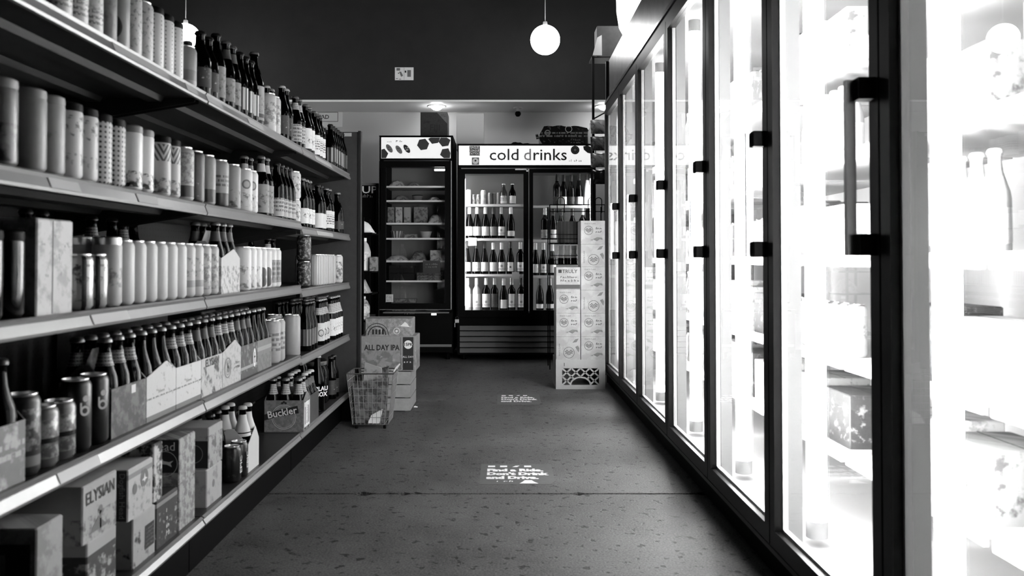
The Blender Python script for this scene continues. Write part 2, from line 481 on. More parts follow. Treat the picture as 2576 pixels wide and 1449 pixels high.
for z in SHZ:
    for yb, ya in zip(MUL, MUL[1:]):
        s_ = MB().box(1.0, 1.5, ya+0.015, yb-0.015, z-0.012, z).build('wire_shelf', M_white_in, cool)
        MB().box(0.99, 1.0, ya+0.015, yb-0.015, z-0.028, z+0.008).build('price_rail', M_white_in, s_)

# ------------------------------------------------------------------ gondola shelving on the left
GX, GXB = -0.88, -1.32                      # shelf front edge and backing panel
SEC = [0.10, 1.28, 2.474, 3.66, 4.82]
ZN = [1.422, 1.090, 0.812, 0.507, 0.165]    # shelf tops, top shelf first
ZFAR = [1.422, 1.070, 0.794, 0.496, 0.165]  # the far bay hangs a notch lower
def zs(level, Y): return (ZFAR if Y > SEC[3] else ZN)[level]
gon = thing('gondola_shelving', 'long dark metal store shelving of five tiers packed with beer', 'shelving', (0,0,0))
M_peg = label_mat('perforated back panel', 0.035, 0.006, [('dots', None, 0.025, 0.16)], 0.6, flat=True, var=0.01)
for a, b in zip(SEC, SEC[1:]):
    MB().box(GXB-0.02, GXB, a+0.012, b-0.012, 0.165, 1.62).build('back_panel', M_peg, gon)
    MB().box(GX-0.055, GX-0.04, a+0.003, b-0.003, 0.0, 0.13).build('kick_plate', M_blackmetal, gon)
for y in SEC:
    MB().box(GXB-0.03, GXB+0.012, y-0.012, y+0.012, 0.0, 1.64).build('upright_post', M_darkmetal, gon)
for lv in range(5):
    for a, b in zip(SEC, SEC[1:]):
        z = zs(lv, (a+b)/2)
        s_ = MB().box(GXB+0.014, GX-0.004, a+0.004, b-0.004, z-0.022 if lv < 4 else z-0.03, z).build('shelf', M_shelf, gon)
        rl = MB()
        hh = 0.036 if lv < 4 else 0.028
        prof = [(0.0, 0.001), (0.007, -0.003), (0.004, -0.010), (0.012, -hh+0.006), (0.010, -hh), (0.0, -hh)]
        rl.prism([(p[0], p[1]) for p in prof], (GX-0.004, a+0.004, z), (1,0,0), (0,0,1), (0,1,0), b-a-0.008)
        rl.build('price_rail', M_rail, s_)
        if lv < 4:
            st = MB()
            for xx in (-1.02, -1.20):
                st.prism([(-0.03,0),(-0.02,-0.014),(0.02,-0.014),(0.03,0)], (xx, a+0.03, z-0.0225), (1,0,0), (0,0,1), (0,1,0), b-a-0.06)
            st.build('stiffener', M_shelf, s_)
            for yy in (a+0.014, b-0.02):
                MB().prism([(0,0),(0.40,0),(0.40,-0.012),(0.03,-0.075),(0,-0.085)], (GXB+0.014, yy, z-0.0225), (1,0,0), (0,0,1), (0,1,0), 0.004).build('shelf_bracket', M_darkmetal, s_)
ep = MB().box(GXB-0.10, -0.825, 4.828, 4.862, 0.0, 1.665).build('end_panel', M_panel, gon)
MB().box(-0.832, -0.816, 4.822, 4.868, 0.0, 1.67).build('edge_strip', M_darkmetal, gon)
decal(gon, FY, (sx(874, 4.828), 4.828, sz(338, 4.828)), [rect(-0.022, 0.022, -0.01, 0.01)], M_tag, 'price_tag')
# price tags clipped on the rails: (tier, px from, px to)
for lv, p0, p1 in [(0, 287, 425), (0, 522, 560), (0, 626, 664), (0, 470, 498), (0, 795, 836), (1, 130, 205), (1, 350, 400), (1, 800, 840), (2, 240, 330), (3, 160, 260)]:
    y0, y1 = F*0.87/(PX-p0), F*0.87/(PX-p1); z = zs(lv, (y0+y1)/2)
    MB().prism([(0.0055,-0.009),(0.0135,-0.029),(0.0125,-0.029),(0.0045,-0.009)], (GX-0.004, y0, z), (1,0,0), (0,0,1), (0,1,0), y1-y0).build('price_tag', M_tag, gon)

# ------------------------------------------------------------------ product makers
def can(label, group, X, Y, Z, mat, h=0.157, R=0.033, ring=None, name='beer_can', rz=0.0):
    t = thing(name, label, 'can', (X, Y, Z), group, rz)
    key = 'can_body_%.3f_%.3f' % (h, R)
    link('can_body', cached(key, mat, lambda m: m.lathe([(0,0.004),(R*0.7,0.004),(R*0.75,0),(R*0.82,0.001),(R,0.010),(R,h-0.016),(R*0.93,h-0.009),(R*0.81,h-0.004)], 24)), None, t)
    link('can_lid', cached('lid_%.3f_%.3f' % (h, R), M_alu, lambda m: m.lathe([(R*0.81,h-0.004),(R*0.84,h-0.001),(R*0.83,h),(R*0.78,h),(R*0.76,h-0.005),(0,h-0.005)], 24)), None, t)
    if ring:
        link('pack_holder', cached('ring_%.3f_%.3f' % (h, R), ring, lambda m: m.lathe([(R*0.96,h-0.013),(R*1.0,h-0.006),(R*0.97,h+0.004),(R*0.8,h+0.007),(R*0.66,h+0.005),(R*0.6,h-0.001),(0,h-0.001)], 24)), None, t)
    else:
        link('pull_tab', cached('tab_%.3f' % h, M_alu, lambda m: m.prism([(-0.007,-0.012),(0.007,-0.012),(0.008,0.0),(0.005,0.012),(-0.005,0.012),(-0.008,0)], (0,0.0,h-0.0048), (1,0,0), (0,1,0), (0,0,1), 0.002), False), None, t)
    return t

BPROF = {
 'longneck': [(0,0.003),(0.024,0.003),(0.0285,0),(0.0305,0.004),(0.0305,0.122),(0.0285,0.138),(0.0215,0.160),(0.0155,0.180),(0.0132,0.200),(0.0128,0.214),(0.0145,0.216),(0.0145,0.222),(0.0125,0.226)],
 'stubby': [(0,0.003),(0.026,0.003),(0.031,0),(0.033,0.004),(0.033,0.105),(0.030,0.125),(0.019,0.147),(0.0145,0.162),(0.0135,0.186),(0.0150,0.188),(0.0150,0.194),(0.0125,0.197)],
 'bomber': [(0,0.004),(0.031,0.004),(0.036,0),(0.0375,0.005),(0.0375,0.150),(0.035,0.172),(0.024,0.205),(0.0165,0.232),(0.0140,0.262),(0.0160,0.264),(0.0160,0.271),(0.013,0.275)],
 'tulip': [(0,0.003),(0.028,0.003),(0.034,0),(0.036,0.006),(0.037,0.09),(0.034,0.13),(0.022,0.165),(0.0165,0.185),(0.0155,0.215),(0.0175,0.217),(0.0175,0.226),(0.013,0.23)],
 'burgundy': [(0,0.012),(0.02,0.004),(0.034,0),(0.0365,0.006),(0.0365,0.135),(0.0345,0.158),(0.029,0.185),(0.020,0.212),(0.0152,0.240),(0.0145,0.285),(0.0158,0.287),(0.0158,0.295),(0.012,0.297)],
 'bordeaux': [(0,0.012),(0.02,0.004),(0.034,0),(0.0365,0.006),(0.0365,0.180),(0.034,0.197),(0.024,0.213),(0.0165,0.225),(0.0148,0.240),(0.0145,0.290),(0.0158,0.292),(0.0158,0.300),(0.012,0.302)],
 'riesling': [(0,0.010),(0.02,0.004),(0.034,0),(0.036,0.006),(0.036,0.120),(0.033,0.160),(0.025,0.210),(0.0175,0.250),(0.0148,0.290),(0.0144,0.320),(0.0158,0.322),(0.0158,0.330),(0.012,0.332)],
}
BPROF['riesling'] = [(r, z*0.93) for r, z in BPROF['riesling']]
def bottle(label, group, X, Y, Z, kind='longneck', glassm=None, lab=None, neck=None, cap=None, lz=None, nz=None, name='beer_bottle', rz=0.0):
    glassm = glassm or M_brown; cap = cap or M_cap
    t = thing(name, label, 'bottle', (X, Y, Z), group, rz)
    pr = BPROF[kind]; H = pr[-1][1]
    link('glass_body', cached('bottle_'+kind, glassm, lambda m: m.lathe(pr, 20)), None, t)
    wine = kind in ('burgundy', 'bordeaux', 'riesling')
    if wine:
        c0 = H-0.062; rr = 0.0165
        link('capsule', cached('capsule_'+kind, cap, lambda m: m.lathe([(rr+0.0012,c0),(rr+0.0004,H-0.02),(rr,H),(rr*0.85,H+0.002),(0,H+0.002)], 18)), None, t)
    else:
        rt = pr[-3][0]
        link('crown_cap', cached('cap_'+kind, cap, lambda m: m.lathe([(rt+0.0022,H-0.007),(rt+0.0022,H-0.004),(rt,H+0.002),(rt*0.75,H+0.004),(0,H+0.004)], 18)), None, t)
    def rad(z):
        for (r0, z0), (r1, z1) in zip(pr[2:], pr[3:]):
            if z0 <= z <= z1: return r0 + (r1-r0)*(z-z0)/max(z1-z0, 1e-6)
        return pr[4][0]
    if lab:
        lz_ = lz or (0.025, pr[4][1]-0.02)
        link('paper_label', cached('label_%s_%.3f_%.3f' % (kind, *lz_), lab, lambda m: m.lathe([(pr[4][0]+0.0006, lz_[0]), (pr[4][0]+0.0006, lz_[1])], 24)), None, t)
    if neck:
        a, b = nz or (H-0.058, H-0.026)
        link('neck_label', cached('neck_%s_%.3f_%.3f' % (kind, a, b), neck, lambda m: m.lathe([(rad(a+(b-a)*k/4)+0.0006, a+(b-a)*k/4) for k in range(5)], 20)), None, t)
    return t

def carton(name, label, cat, x0, x1, y0, y1, z0, h, mat, group=None, flap=None):
    """closed cardboard box: body plus lid flaps and seam, local origin at its base centre"""
    cx, cy = (x0+x1)/2, (y0+y1)/2; dx, dy = abs(x1-x0)/2, abs(y1-y0)/2
    t = thing(name, label, cat, (cx, cy, z0), group)
    e = 0.003
    mb = MB()
    lo = [(-dx+e,-dy,0),(dx-e,-dy,0),(dx,-dy+e,0),(dx,dy-e,0),(dx-e,dy,0),(-dx+e,dy,0),(-dx,dy-e,0),(-dx,-dy+e,0)]
    mb.v += lo + [(a,b,h-e) for a,b,_ in lo] + [(a*(1-e/dx), b*(1-e/dy), h) for a,b,_ in lo]
    mb.f.append(tuple(range(7,-1,-1))); mb.f.append(tuple(range(16,24)))
    for r in (0, 8):
        for k in range(8):
            k2 = (k+1) % 8; mb.f.append((r+k, r+k2, r+8+k2, r+8+k))
    mb.build('box_body', mat, t)
    MB().box(-0.0012, 0.0012, -dy+e, dy-e, h-0.001, h+0.0006).build('top_seam', M_ink, t)
    t['dx'], t['dy'], t['h'] = dx, dy, h
    return t

def carrier(label, group, X0, Y0, Z, mat, L=0.19, Wd=0.128, h=0.115, along='Y', inner=None, handle=0.205, peak=0.0):
    """open six-pack carrier; X0 = aisle-side face, Y0 = near end; long side along Y or X"""
    inner = inner or M_cardboard
    t = thing('six_pack_carrier', label, 'beer carrier', (0,0,0), group)
    th = 0.0015
    if along == 'Y':
        t.location = (X0 - Wd/2, Y0 + L/2, Z); lx, ly = Wd, L
    else:
        t.location = (X0 - L/2, Y0 + Wd/2, Z); lx, ly = L, Wd
    a, b = lx/2, ly/2
    MB().box(-a+th, a-th, -b+th, b-th, 0, 0.002).build('base_panel', inner, t)
    if along == 'Y':
        for s in (1, -1):
            poly = [(-b,0),(b,0),(b,h)] + ([(b*0.35,h+peak),(b*0.25,h+peak)] if peak else []) + [(-b,h)]
            MB().prism(poly, (s*a-(th if s > 0 else 0), 0, 0), (0,1,0), (0,0,1), (1,0,0), th).build('side_panel', mat, t)
        for s in (1, -1):
            MB().prism([(-a+th,0),(a-th,0),(a-th,h),(0.012,h+0.055),(-0.012,h+0.055),(-a+th,h)], (0, s*b-(th if s > 0 else 0), 0), (1,0,0), (0,0,1), (0,1,0), th).build('end_panel', mat, t)
        hp = MB()
        hp.prism([(-b+0.003,0.003),(b-0.003,0.003),(b-0.003,h+0.055),(b*0.6,handle),(-b*0.6,handle),(-b+0.003,h+0.055)], (-th/2,0,0), (0,1,0), (0,0,1), (1,0,0), th)
        hp.build('handle_panel', mat, t)
    else:
        for s in (1, -1):
            MB().prism([(-a,0),(a,0),(a,h),(-a,h)], (0, s*b-(th if s > 0 else 0), 0), (1,0,0), (0,0,1), (0,1,0), th).build('side_panel', mat, t)
        for s in (1, -1):
            MB().prism([(-b+th,0),(b-th,0),(b-th,h),(0.012,h+0.03),(-0.012,h+0.03),(-b+th,h)], (s*a-(th if s > 0 else 0),0,0), (0,1,0), (0,0,1), (1,0,0), th).build('end_panel', mat, t)
        MB().prism([(-a+0.003,0.003),(a-0.003,0.003),(a-0.003,h+0.02),(a*0.6,handle),(-a*0.6,handle),(-a+0.003,h+0.02)], (0,-th/2,0), (1,0,0), (0,0,1), (0,1,0), th).build('handle_panel', mat, t)
    t['a'], t['b'] = a, b
    return t
def six(t, label, group, **kw):
    """six bottles standing in a carrier"""
    a, b = t['a'], t['b']; x, y, z = t.location
    if b > a: pos = [(sx_*0.0325, k*0.0625) for sx_ in (1,-1) for k in (-1,0,1)]
    else: pos = [(k*0.0565, s*0.0325) for s in (-1,1) for k in (-1,0,1)]
    for px, py in pos: bottle(label, group, x+px, y+py, z+0.002, **kw)

def Yp(px, X): return F*abs(X)/(PX-px)
END = {}
DBG = False
def place(lv, px, n, r, pitch=None, setback=0.012):
    """positions of n round things of radius r along tier lv, the nearest one starting at column px"""
    X = GX - setback - r; y = Yp(px, X) + r*0.6
    y = max(y, END.get(lv, 0) + r + 0.001)
    out = []
    for k in range(n):
        if y - r < SEC[3] < y + r and lv in (1,2,3): y = SEC[3] + r + 0.006
        out.append((X, y, zs(lv, y))); END[lv] = y + r
        if k == 0 and DBG: print('DBG', lv, px, round(PX-F*abs(X)/(y-r*0.6)))
        y += (pitch or 2*r + 0.0015)
    return out
def cans(lv, px, n, label, mat, rows=1, h=0.157, R=0.033, ring=None, setback=0.012, tier='', jit=0.1):
    for (X, Y, Z) in place(lv, px, n, R, setback=setback):
        for k in range(rows):
            can(label, label if n*rows > 1 else None, X - k*(2*R+0.002), Y, Z, mat, h, R, ring, rz=random.uniform(-jit, jit))
def bottles(lv, px, n, label, rows=1, kind='longneck', setback=0.012, jit=0.3, **kw):
    r = BPROF[kind][4][0]
    for (X, Y, Z) in place(lv, px, n, r, setback=setback, pitch=2*r+0.003):
        for k in range(rows):
            bottle(label, label if n*rows > 1 else None, X - k*(2*r+0.003), Y, Z, kind, rz=random.uniform(-jit, jit), **kw)

L_white = label_mat('white bottle label', 0.68, 0.15, [('text', None, 0.04, 0.09, 0.012, 160)], 0.6)
L_white2 = label_mat('white bottle label with dark figure', 0.66, 0.1, [('blot', None, 60, 0.56, 0.045, 0.085)], 0.6)
L_grey = label_mat('grey bottle label', 0.3, 0.1, [('blot', 0.12, 50, 0.55, 0.03, 0.10)], 0.6)
L_pale = label_mat('pale bottle label', 0.45, 0.15, [('text', None, 0.03, 0.10, 0.016, 130)], 0.6)
L_dark = label_mat('dark bottle label', 0.05, 0.3, [('blot', 0.4, 70, 0.6, 0.05, 0.08)], 0.6)
L_neck = label_mat('pale neck label', 0.5, 0.15, [('text', None, 0.15, 0.22, 0.008, 200)], 0.6)
L_neckd = plain('grey neck label', 0.10, 0.5)

# ---------------------------------------------------------------- top tier
C_speck = label_mat('speckled pale can', 0.5, 0.2, [('blot', 0.25, 90, 0.56, 0.02, 0.14)])
C_script = label_mat('pale can with ragged print', 0.52, 0.16, [('blot', 0.3, 70, 0.52, 0.05, 0.12), ('text', None, 0.02, 0.05, 0.012, 120)])
C_mid = label_mat('mid grey can', 0.16, 0.05, [('blot', 0.1, 45, 0.55, 0.02, 0.14)])
C_moon = label_mat('grey can with a dark round patch', 0.3, 0.03, [('disc', None, 0.104, 0.05, 0.034)])
C_grid = label_mat('white can with small grid print', 0.62, 0.2, [('dots', 0.25, 0.011, 0.2), ('vert', 0.62, 0.026, 0.55)])
C_paled = label_mat('pale can with faint circles', 0.6, 0.36, [('disc', 0.42, 0.052, 0.08, 0.02), ('text', 0.35, 0.02, 0.05, 0.01, 130)])
cans(0, 118, 3, 'pale can with ragged print on the top tier next to the grey cans', C_script, 2)
cans(0, 231, 1, 'mid grey mottled can on the top tier beside the can with a dark patch', C_mid, 2)
cans(0, 266, 1, 'grey can with a dark round patch on the top tier', C_moon, 2)
cans(0, 296, 2, 'speckled pale can on the top tier between patched and white cans', C_speck, 2)
cans(0, 352, 3, 'white can with fine grid print and black pack holder on the top tier', C_grid, 2, ring=M_black)
for k in range(2): bottle('dark bottle behind white cans with grid print, top tier', 'dark bottles behind the grid-print cans', -1.09, 2.27+0.07*k, ZN[0], 'longneck', lab=L_dark)
cans(0, 455, 1, 'single plain grey can standing among dark bottles on the top tier', label_mat('plain grey can', 0.28, 0.1, [('band', 0.2, 0.02, 0.05)]), 1, h=0.122)
bottles(0, 494, 2, 'dark bottle with dark label by the single grey can, top tier', 1, kind='stubby', lab=L_dark, cap=M_capdark)
bottles(0, 530, 1, 'dark bottle with broad grey label on the top tier', 1, lab=L_grey, lz=(0.02, 0.12), cap=M_capdark)
bottles(0, 560, 2, 'dark bottle with narrow grey label on the top tier', 3, lab=L_grey, neck=L_neckd)
bottles(0, 595, 3, 'dark bottle with upright white label stripes on the top tier', 3, lab=label_mat('striped white label', 0.6, 0.04, [('vert', None, 0.02, 0.45)], 0.6), cap=M_capdark)
bottles(0, 628, 1, 'tall dark bottle with long grey body label on the top tier', 2, kind='bomber', lab=label_mat('long grey label', 0.34, 0.1, [('band', 0.1, 0.03, 0.045), ('blot', 0.2, 50, 0.55, 0.05, 0.12)], 0.6), lz=(0.02, 0.148))
cans(0, 668, 2, 'pale can with light lid between two bottle groups on the top tier', label_mat('pale mottled can', 0.5, 0.2, [('blot', 0.25, 45, 0.5, 0.03, 0.12)]), 2)
bottles(0, 704, 2, 'dark bottle with dark picture label and pale cap on the top tier', 3, lab=L_dark, cap=M_lightgrey)
bottles(0, 738, 2, 'dark bottle with small pale label and pale neck band on the top tier', 3, lab=L_pale, neck=L_neck)
bottles(0, 764, 2, 'dark bottle with wide mottled label on the top tier', 3, lab=L_white2, lz=(0.02, 0.115))
bottles(0, 786, 3, 'dark bottle with bright white label on the top tier', 4, lab=L_white, lz=(0.015, 0.11))
bottles(0, 828, 6, 'dark bottle with narrow side stripes on the top tier against the end panel', 3, lab=label_mat('striped grey label', 0.34, 0.03, [('vert', None, 0.025, 0.6)], 0.6), cap=M_capdark)

# ---------------------------------------------------------------- second tier
cans(1, -26, 1, 'dark gradient can beside the smooth grey can, second tier', label_mat('dark can with pale flank', 0.16, 0.012, [('blot', 0.012, 16, 0.5, 0.01, 0.08)], 0.3), 2, ring=M_midgrey)
cans(1, 52, 1, 'smooth grey can with grey pack holder on the second tier', label_mat('smooth grey can', 0.24, 0.1, []), 2, ring=M_midgrey)
cans(1, 102, 1, 'grey can with dark waist mark on the second tier', label_mat('grey can with waist mark', 0.3, 0.12, [('blot', 0.14, 30, 0.58, 0.05, 0.09)]), 2, ring=M_midgrey)
cans(1, 150, 2, 'pale can with palm tree picture on the second tier', label_mat('palm can', 0.5, 0.12, [('blot', 0.14, 60, 0.56, 0.09, 0.135), ('blot', 0.2, 60, 0.57, 0.03, 0.055, 3.0)]), 2, ring=M_black)
cans(1, 224, 2, 'white can covered in rows of black dots on the second tier', label_mat('dotted can', 0.52, 0.04, [('dots', None, 0.0115, 0.26)]), 2, ring=M_black)
cans(1, 312, 2, 'bright white can with dark flames at its foot on the second tier', label_mat('white flame can', 0.85, 0.03, [('blot', None, 42, 0.5, 0.008, 0.05), ('band', 0.7, 0.0, 0.01)], 0.25), 2, ring=M_midgrey)
cans(1, 388, 2, 'pale can with dark zigzag chevrons on the second tier', label_mat('chevron can', 0.48, 0.07, [('chev', None, 0.052, 0.09, 0.022, 0.095, 0.14), ('blot', 0.12, 45, 0.5, 0.01, 0.05)]), 2, ring=M_black)
cans(1, 450, 1, 'pale can with dark block at the base on the second tier', label_mat('pale can dark base', 0.42, 0.06, [('blot', 0.25, 70, 0.5, 0.05, 0.14), ('band', None, 0.012, 0.045)]), 2)
cans(1, 478, 1, 'dark can with pale upright outline on the second tier', label_mat('dark outlined can', 0.06, 0.35, [('vert', 0.35, 0.05, 0.1), ('blot', 0.3, 40, 0.6, 0.02, 0.06)]), 2)
cans(1, 508, 1, 'grey can with dark foot on the second tier beside the broad can', label_mat('grey can dark foot', 0.28, 0.04, [('band', None, 0.01, 0.05)]), 2)
cans(1, 540, 1, 'broad grey can with printed lines and black base on the second tier', label_mat('broad can', 0.33, 0.02, [('band', None, 0.0, 0.048), ('text', 0.1, 0.07, 0.11, 0.014, 130)]), 1, R=0.036)
cans(1, 575, 1, 'grey can with dark side panel half behind the broad can', label_mat('grey can panel', 0.32, 0.05, [('blot', None, 30, 0.55, 0.01, 0.07)]), 2)
cans(1, 606, 2, 'white can with framed picture label on the second tier', label_mat('framed can', 0.6, 0.2, [('disc', 0.22, 0.052, 0.10, 0.017), ('disc', 0.45, 0.052, 0.10, 0.011), ('blot', 0.15, 45, 0.55, 0.02, 0.07)]), 2)
bottles(1, 652, 2, 'dark bottle with long grey label on the second tier beside framed cans', 2, lab=L_grey, neck=L_pale, lz=(0.012, 0.12))
bottles(1, 692, 4, 'small dark bottle with low pale label on the second tier', 2, lab=L_pale, lz=(0.01, 0.085), cap=M_capdark)
C_stk = label_mat('pale can with lively print', 0.58, 0.12, [('blot', 0.2, 60, 0.53, 0.02, 0.10), ('band', 0.6, 0.0, 0.012)])
for (X, Y, Z) in place(1, 722, 1, 0.033):
    can('pale can with lively print, lower of the stacked pair', None, X, Y, Z, C_stk, 0.122)
    can('pale can with lively print, upper of the stacked pair', None, X, Y, Z+0.122, C_stk, 0.122)
bottles(1, 757, 3, 'dark bottle with square white label in the end-panel bay, second tier', 3, lab=L_white2, lz=(0.02, 0.09), cap=M_cap)
bottles(1, 796, 2, 'dark bottle with bright blank label in the end-panel bay, second tier', 3, lab=plain('blank label', 0.62, 0.6), lz=(0.012, 0.085), cap=M_capdark)
bottles(1, 818, 2, 'dark bottle with tall pale label in the end-panel bay, second tier', 3, lab=L_white, lz=(0.02, 0.11))
bottles(1, 846, 1, 'round-bodied dark bottle on the second tier against the end panel', 2, kind='tulip', lab=L_dark)

# ---------------------------------------------------------------- third tier
def at(lv, px, wid, xf):
    """near edge Y for a boxy thing on tier lv whose near front corner shows at column px"""
    y = max(Yp(px, xf), END.get(lv, 0) + 0.003)
    if lv in (1,2,3) and y < SEC[3] < y+wid: y = SEC[3] + 0.006
    END[lv] = y + wid
    return y
cans(2, -62, 2, 'black can with bright side gleam near the pale carton, third tier', label_mat('glossy black can', 0.008, 0.1, [], 0.15), 2, ring=M_black)
P_pale = label_mat('pale carton print', 0.5, 0.3, [('blot', 0.36, 22, 0.52, 0.0, 0.3), ('blot', 0.22, 40, 0.62, 0.05, 0.16)], 0.6, flat=True)
y = at(2, 93, 0.135, -0.895)
t = carton('beer_carton', 'tall pale four-pack carton with faded picture on the third tier', 'carton', -0.895, -1.03, y, y+0.135, zs(2, y), 0.19, P_pale)
MB().box(t['dx'], t['dx']+0.0008, -0.012, -0.0095, 0.002, 0.187).build('box_seam', M_midink, t)
C_glint = label_mat('silver can with dark stripes', 0.45, 0.06, [('vert', None, 0.03, 0.35), ('blot', 0.1, 40, 0.55, 0.02, 0.10)], 0.22, 0.4)
cans(2, 184, 2, 'short silver can with dark stripes next to the pale carton', C_glint, 1, h=0.122)
C_plain = label_mat('plain white can', 0.6, 0.3, [('blot', 0.4, 28, 0.62, 0.05, 0.10)], 0.45)
C_num = label_mat('white can with grey numerals', 0.5, 0.2, [('blot', 0.24, 36, 0.5, 0.045, 0.09)], 0.45)
cans(2, 244, 1, 'white can with grey numerals and silver rim on the third tier', C_num, 2, ring=M_alu)
cans(2, 292, 6, 'plain white can in the long bright row on the third tier', C_plain, 2)
cans(2, 452, 2, 'pale can with darker waist at the end of the bright row', label_mat('pale can dark waist', 0.5, 0.25, [('band', 0.33, 0.03, 0.05), ('blot', 0.3, 50, 0.55, 0.06, 0.12)]), 2)
cans(2, 482, 2, 'pale can with sketched picture on the third tier', label_mat('sketch can', 0.45, 0.15, [('blot', 0.24, 45, 0.5, 0.02, 0.13)]), 2)
for k, yy in enumerate((1.98, 2.05, 2.3, 2.42, 2.49, 2.56)):
    bottle('dark bottle standing behind the white can row, third tier', 'dark bottles behind the white cans', -1.13, yy, zs(2, yy), 'longneck', neck=(L_neck if k in (2, 4) else None), cap=M_capdark)
P_car1 = label_mat('white carrier with grey drawing', 0.55, 0.2, [('blot', 0.3, 40, 0.52, 0.0, 0.09)], 0.6, flat=True)
y = at(2, 536, 0.19, -0.895)
c = carrier('white six-pack carrier with pointed side on the third tier', None, -0.895, y, zs(2, y), P_car1, peak=0.03)
six(c, 'brown bottle in the white pointed carrier on the third tier', 'bottles in the white pointed carrier', lab=L_pale, neck=L_neckd)
cans(2, 604, 3, 'white can with standing figure print on the third tier', label_mat('figure can', 0.66, 0.2, [('blot', 0.28, 34, 0.55, 0.01, 0.09)]), 2)
cans(2, 640, 2, 'white can with dark archway picture on the third tier', label_mat('archway can', 0.6, 0.05, [('disc', 0.07, 0.052, 0.06, 0.022), ('disc', 0.07, 0.052, 0.03, 0.022)]), 2)
cans(2, 668, 2, 'white can with grey lower panel at the end of its row, third tier', label_mat('panel can', 0.62, 0.2, [('band', 0.3, 0.02, 0.11), ('text', 0.15, 0.03, 0.1, 0.02, 80)]), 2)
C_jun = label_mat('dark can with pale tangle', 0.04, 0.25, [('blot', 0.3, 70, 0.54, 0.01, 0.15)])
for (X, Y, Z) in place(2, 762, 1, 0.033):
    can('dark can with pale tangled print, lower of the dark stacked pair', None, X, Y, Z, C_jun, 0.122)
    can('dark can with pale tangled print, upper of the dark stacked pair', None, X, Y, Z+0.122, C_jun, 0.122)
for k, (yy, xx) in enumerate(((3.78, -1.06), (3.86, -1.06), (3.80, -1.14))):
    bottle('dark bottle in shadow beside the dark stacked cans', 'dark bottles by the stacked cans', xx, yy, zs(2, yy), 'longneck', neck=(L_neck if k == 0 else None), cap=M_capdark)
cans(2, 792, 6, 'pale can with vertical stripes in the end-panel bay, third tier', label_mat('striped pale can', 0.55, 0.25, [('vert', 0.3, 0.011, 0.35)]), 2)
cans(2, 846, 1, 'pale can with busy picture standing alone by the end panel, third tier', label_mat('busy can', 0.5, 0.1, [('blot', 0.15, 50, 0.5, 0.02, 0.12), ('vert', 0.55, 0.06, 0.2)]), 1)

# ---------------------------------------------------------------- fourth tier
P_grey = label_mat('grey carrier print', 0.2, 0.5, [('blot', 0.42, 18, 0.55, 0.0, 0.2), ('text', 0.4, 0.05, 0.08, 0.02, 70)], 0.6, flat=True)
y = at(3, -95, 0.19, -0.895)
c = carrier('grey six-pack carrier with pale panel beside the short shiny-rimmed cans, fourth tier', None, -0.895, y, zs(3, y), P_grey, L=0.19)
six(c, 'brown bottle with narrow neck in the grey carrier with pale panel', 'bottles in the grey carrier with pale panel', lab=L_dark, cap=M_capdark)
cans(3, 44, 1, 'dark can with pale top panel on the fourth tier', label_mat('dark can pale panel', 0.05, 0.3, [('blot', 0.3, 40, 0.5, 0.05, 0.13), ('band', 0.25, 0.02, 0.04)], 0.3), 1)
cans(3, 92, 2, 'short can with shiny rim and mottled print, fourth tier', label_mat('mottled short can', 0.2, 0.4, [('blot', 0.42, 45, 0.5, 0.02, 0.10), ('band', 0.05, 0.05, 0.06)], 0.25, 0.3), 2, h=0.122)
C_nine = label_mat('dark can with outline', 0.015, 0.25, [('vert', 0.14, 0.05, 0.05)], 0.3)
for (X, Y, Z) in place(3, 164, 2, 0.033, pitch=0.08):
    t = can('tall black can with pale round numeral on the fourth tier', 'tall black numeral cans', X, Y, Z, C_nine, 0.157, 0.033)
    decal(t, (Vector((0.5,0.866,0)), Vector((0,0,1)), Vector((0.866,-0.5,0))), (0.0286, -0.0165, 0.09), ringp(0,0.0,0.006,0.011,16) + [circ(0.002,0.026,0.007,12), rect(-0.011,-0.007,0.0,0.018)], M_paleink, 'pale_numeral', off=0.002)
y = at(3, 258, 0.188, -0.9)
c = carrier('dark mottled carrier with a small white tag on the fourth tier', None, -0.9, y, zs(3, y), label_mat('dark mottled carrier print', 0.05, 0.3, [('blot', 0.16, 22, 0.5, 0.0, 0.25), ('blot', 0.3, 60, 0.66, 0.01, 0.12)], 0.6, flat=True), L=0.188)
decal(c, FX, (c['a'], 0.02, 0.10), [rect(-0.012, 0.012, -0.01, 0.01)], M_paper, 'white_tag')
six(c, 'brown bottle with pale neck label in the dark mottled carrier', 'bottles in the dark mottled carrier', lab=L_dark, neck=L_neck, nz=(0.165, 0.195))
P_fruit = label_mat('white carrier with scattered fruit', 0.6, 0.2, [('blot', 0.25, 42, 0.62, 0.02, 0.14), ('text', 0.2, 0.055, 0.063, 0.008, 120), ('band', 0.2, 0.0, 0.014)], 0.6, flat=True)
for k, px in enumerate((322, 392)):
    y = at(3, px, 0.19, -0.9)
    lb = ('white carrier with scattered fruit print, beside the dark mottled carrier', 'white carrier with scattered fruit print, beside the swirly carrier')[k]
    c = carrier(lb, None, -0.9, y, zs(3, y), P_fruit, L=0.19, peak=0.028 if k == 0 else 0.0)
    scribble(c, FX, (c['a'], 0.0, 0.07), 0.05, 0.014, 1, M_midink, slant=0.5)
    six(c, ('brown bottle in the fruit-print carrier beside the dark mottled carrier', 'brown bottle in the fruit-print carrier beside the swirly carrier')[k], ('bottles in the first fruit-print carrier', 'bottles in the second fruit-print carrier')[k], lab=L_pale, neck=(L_neck if k else None), nz=(0.165, 0.195))
P_swirl = label_mat('carrier with swirling dark and white art', 0.5, 0.05, [('blot', 0.06, 20, 0.53, 0.0, 0.09), ('blot', 0.6, 26, 0.62, 0.0, 0.07, 4.0)], 0.6, flat=True)
y = at(3, 467, 0.188, -0.9)
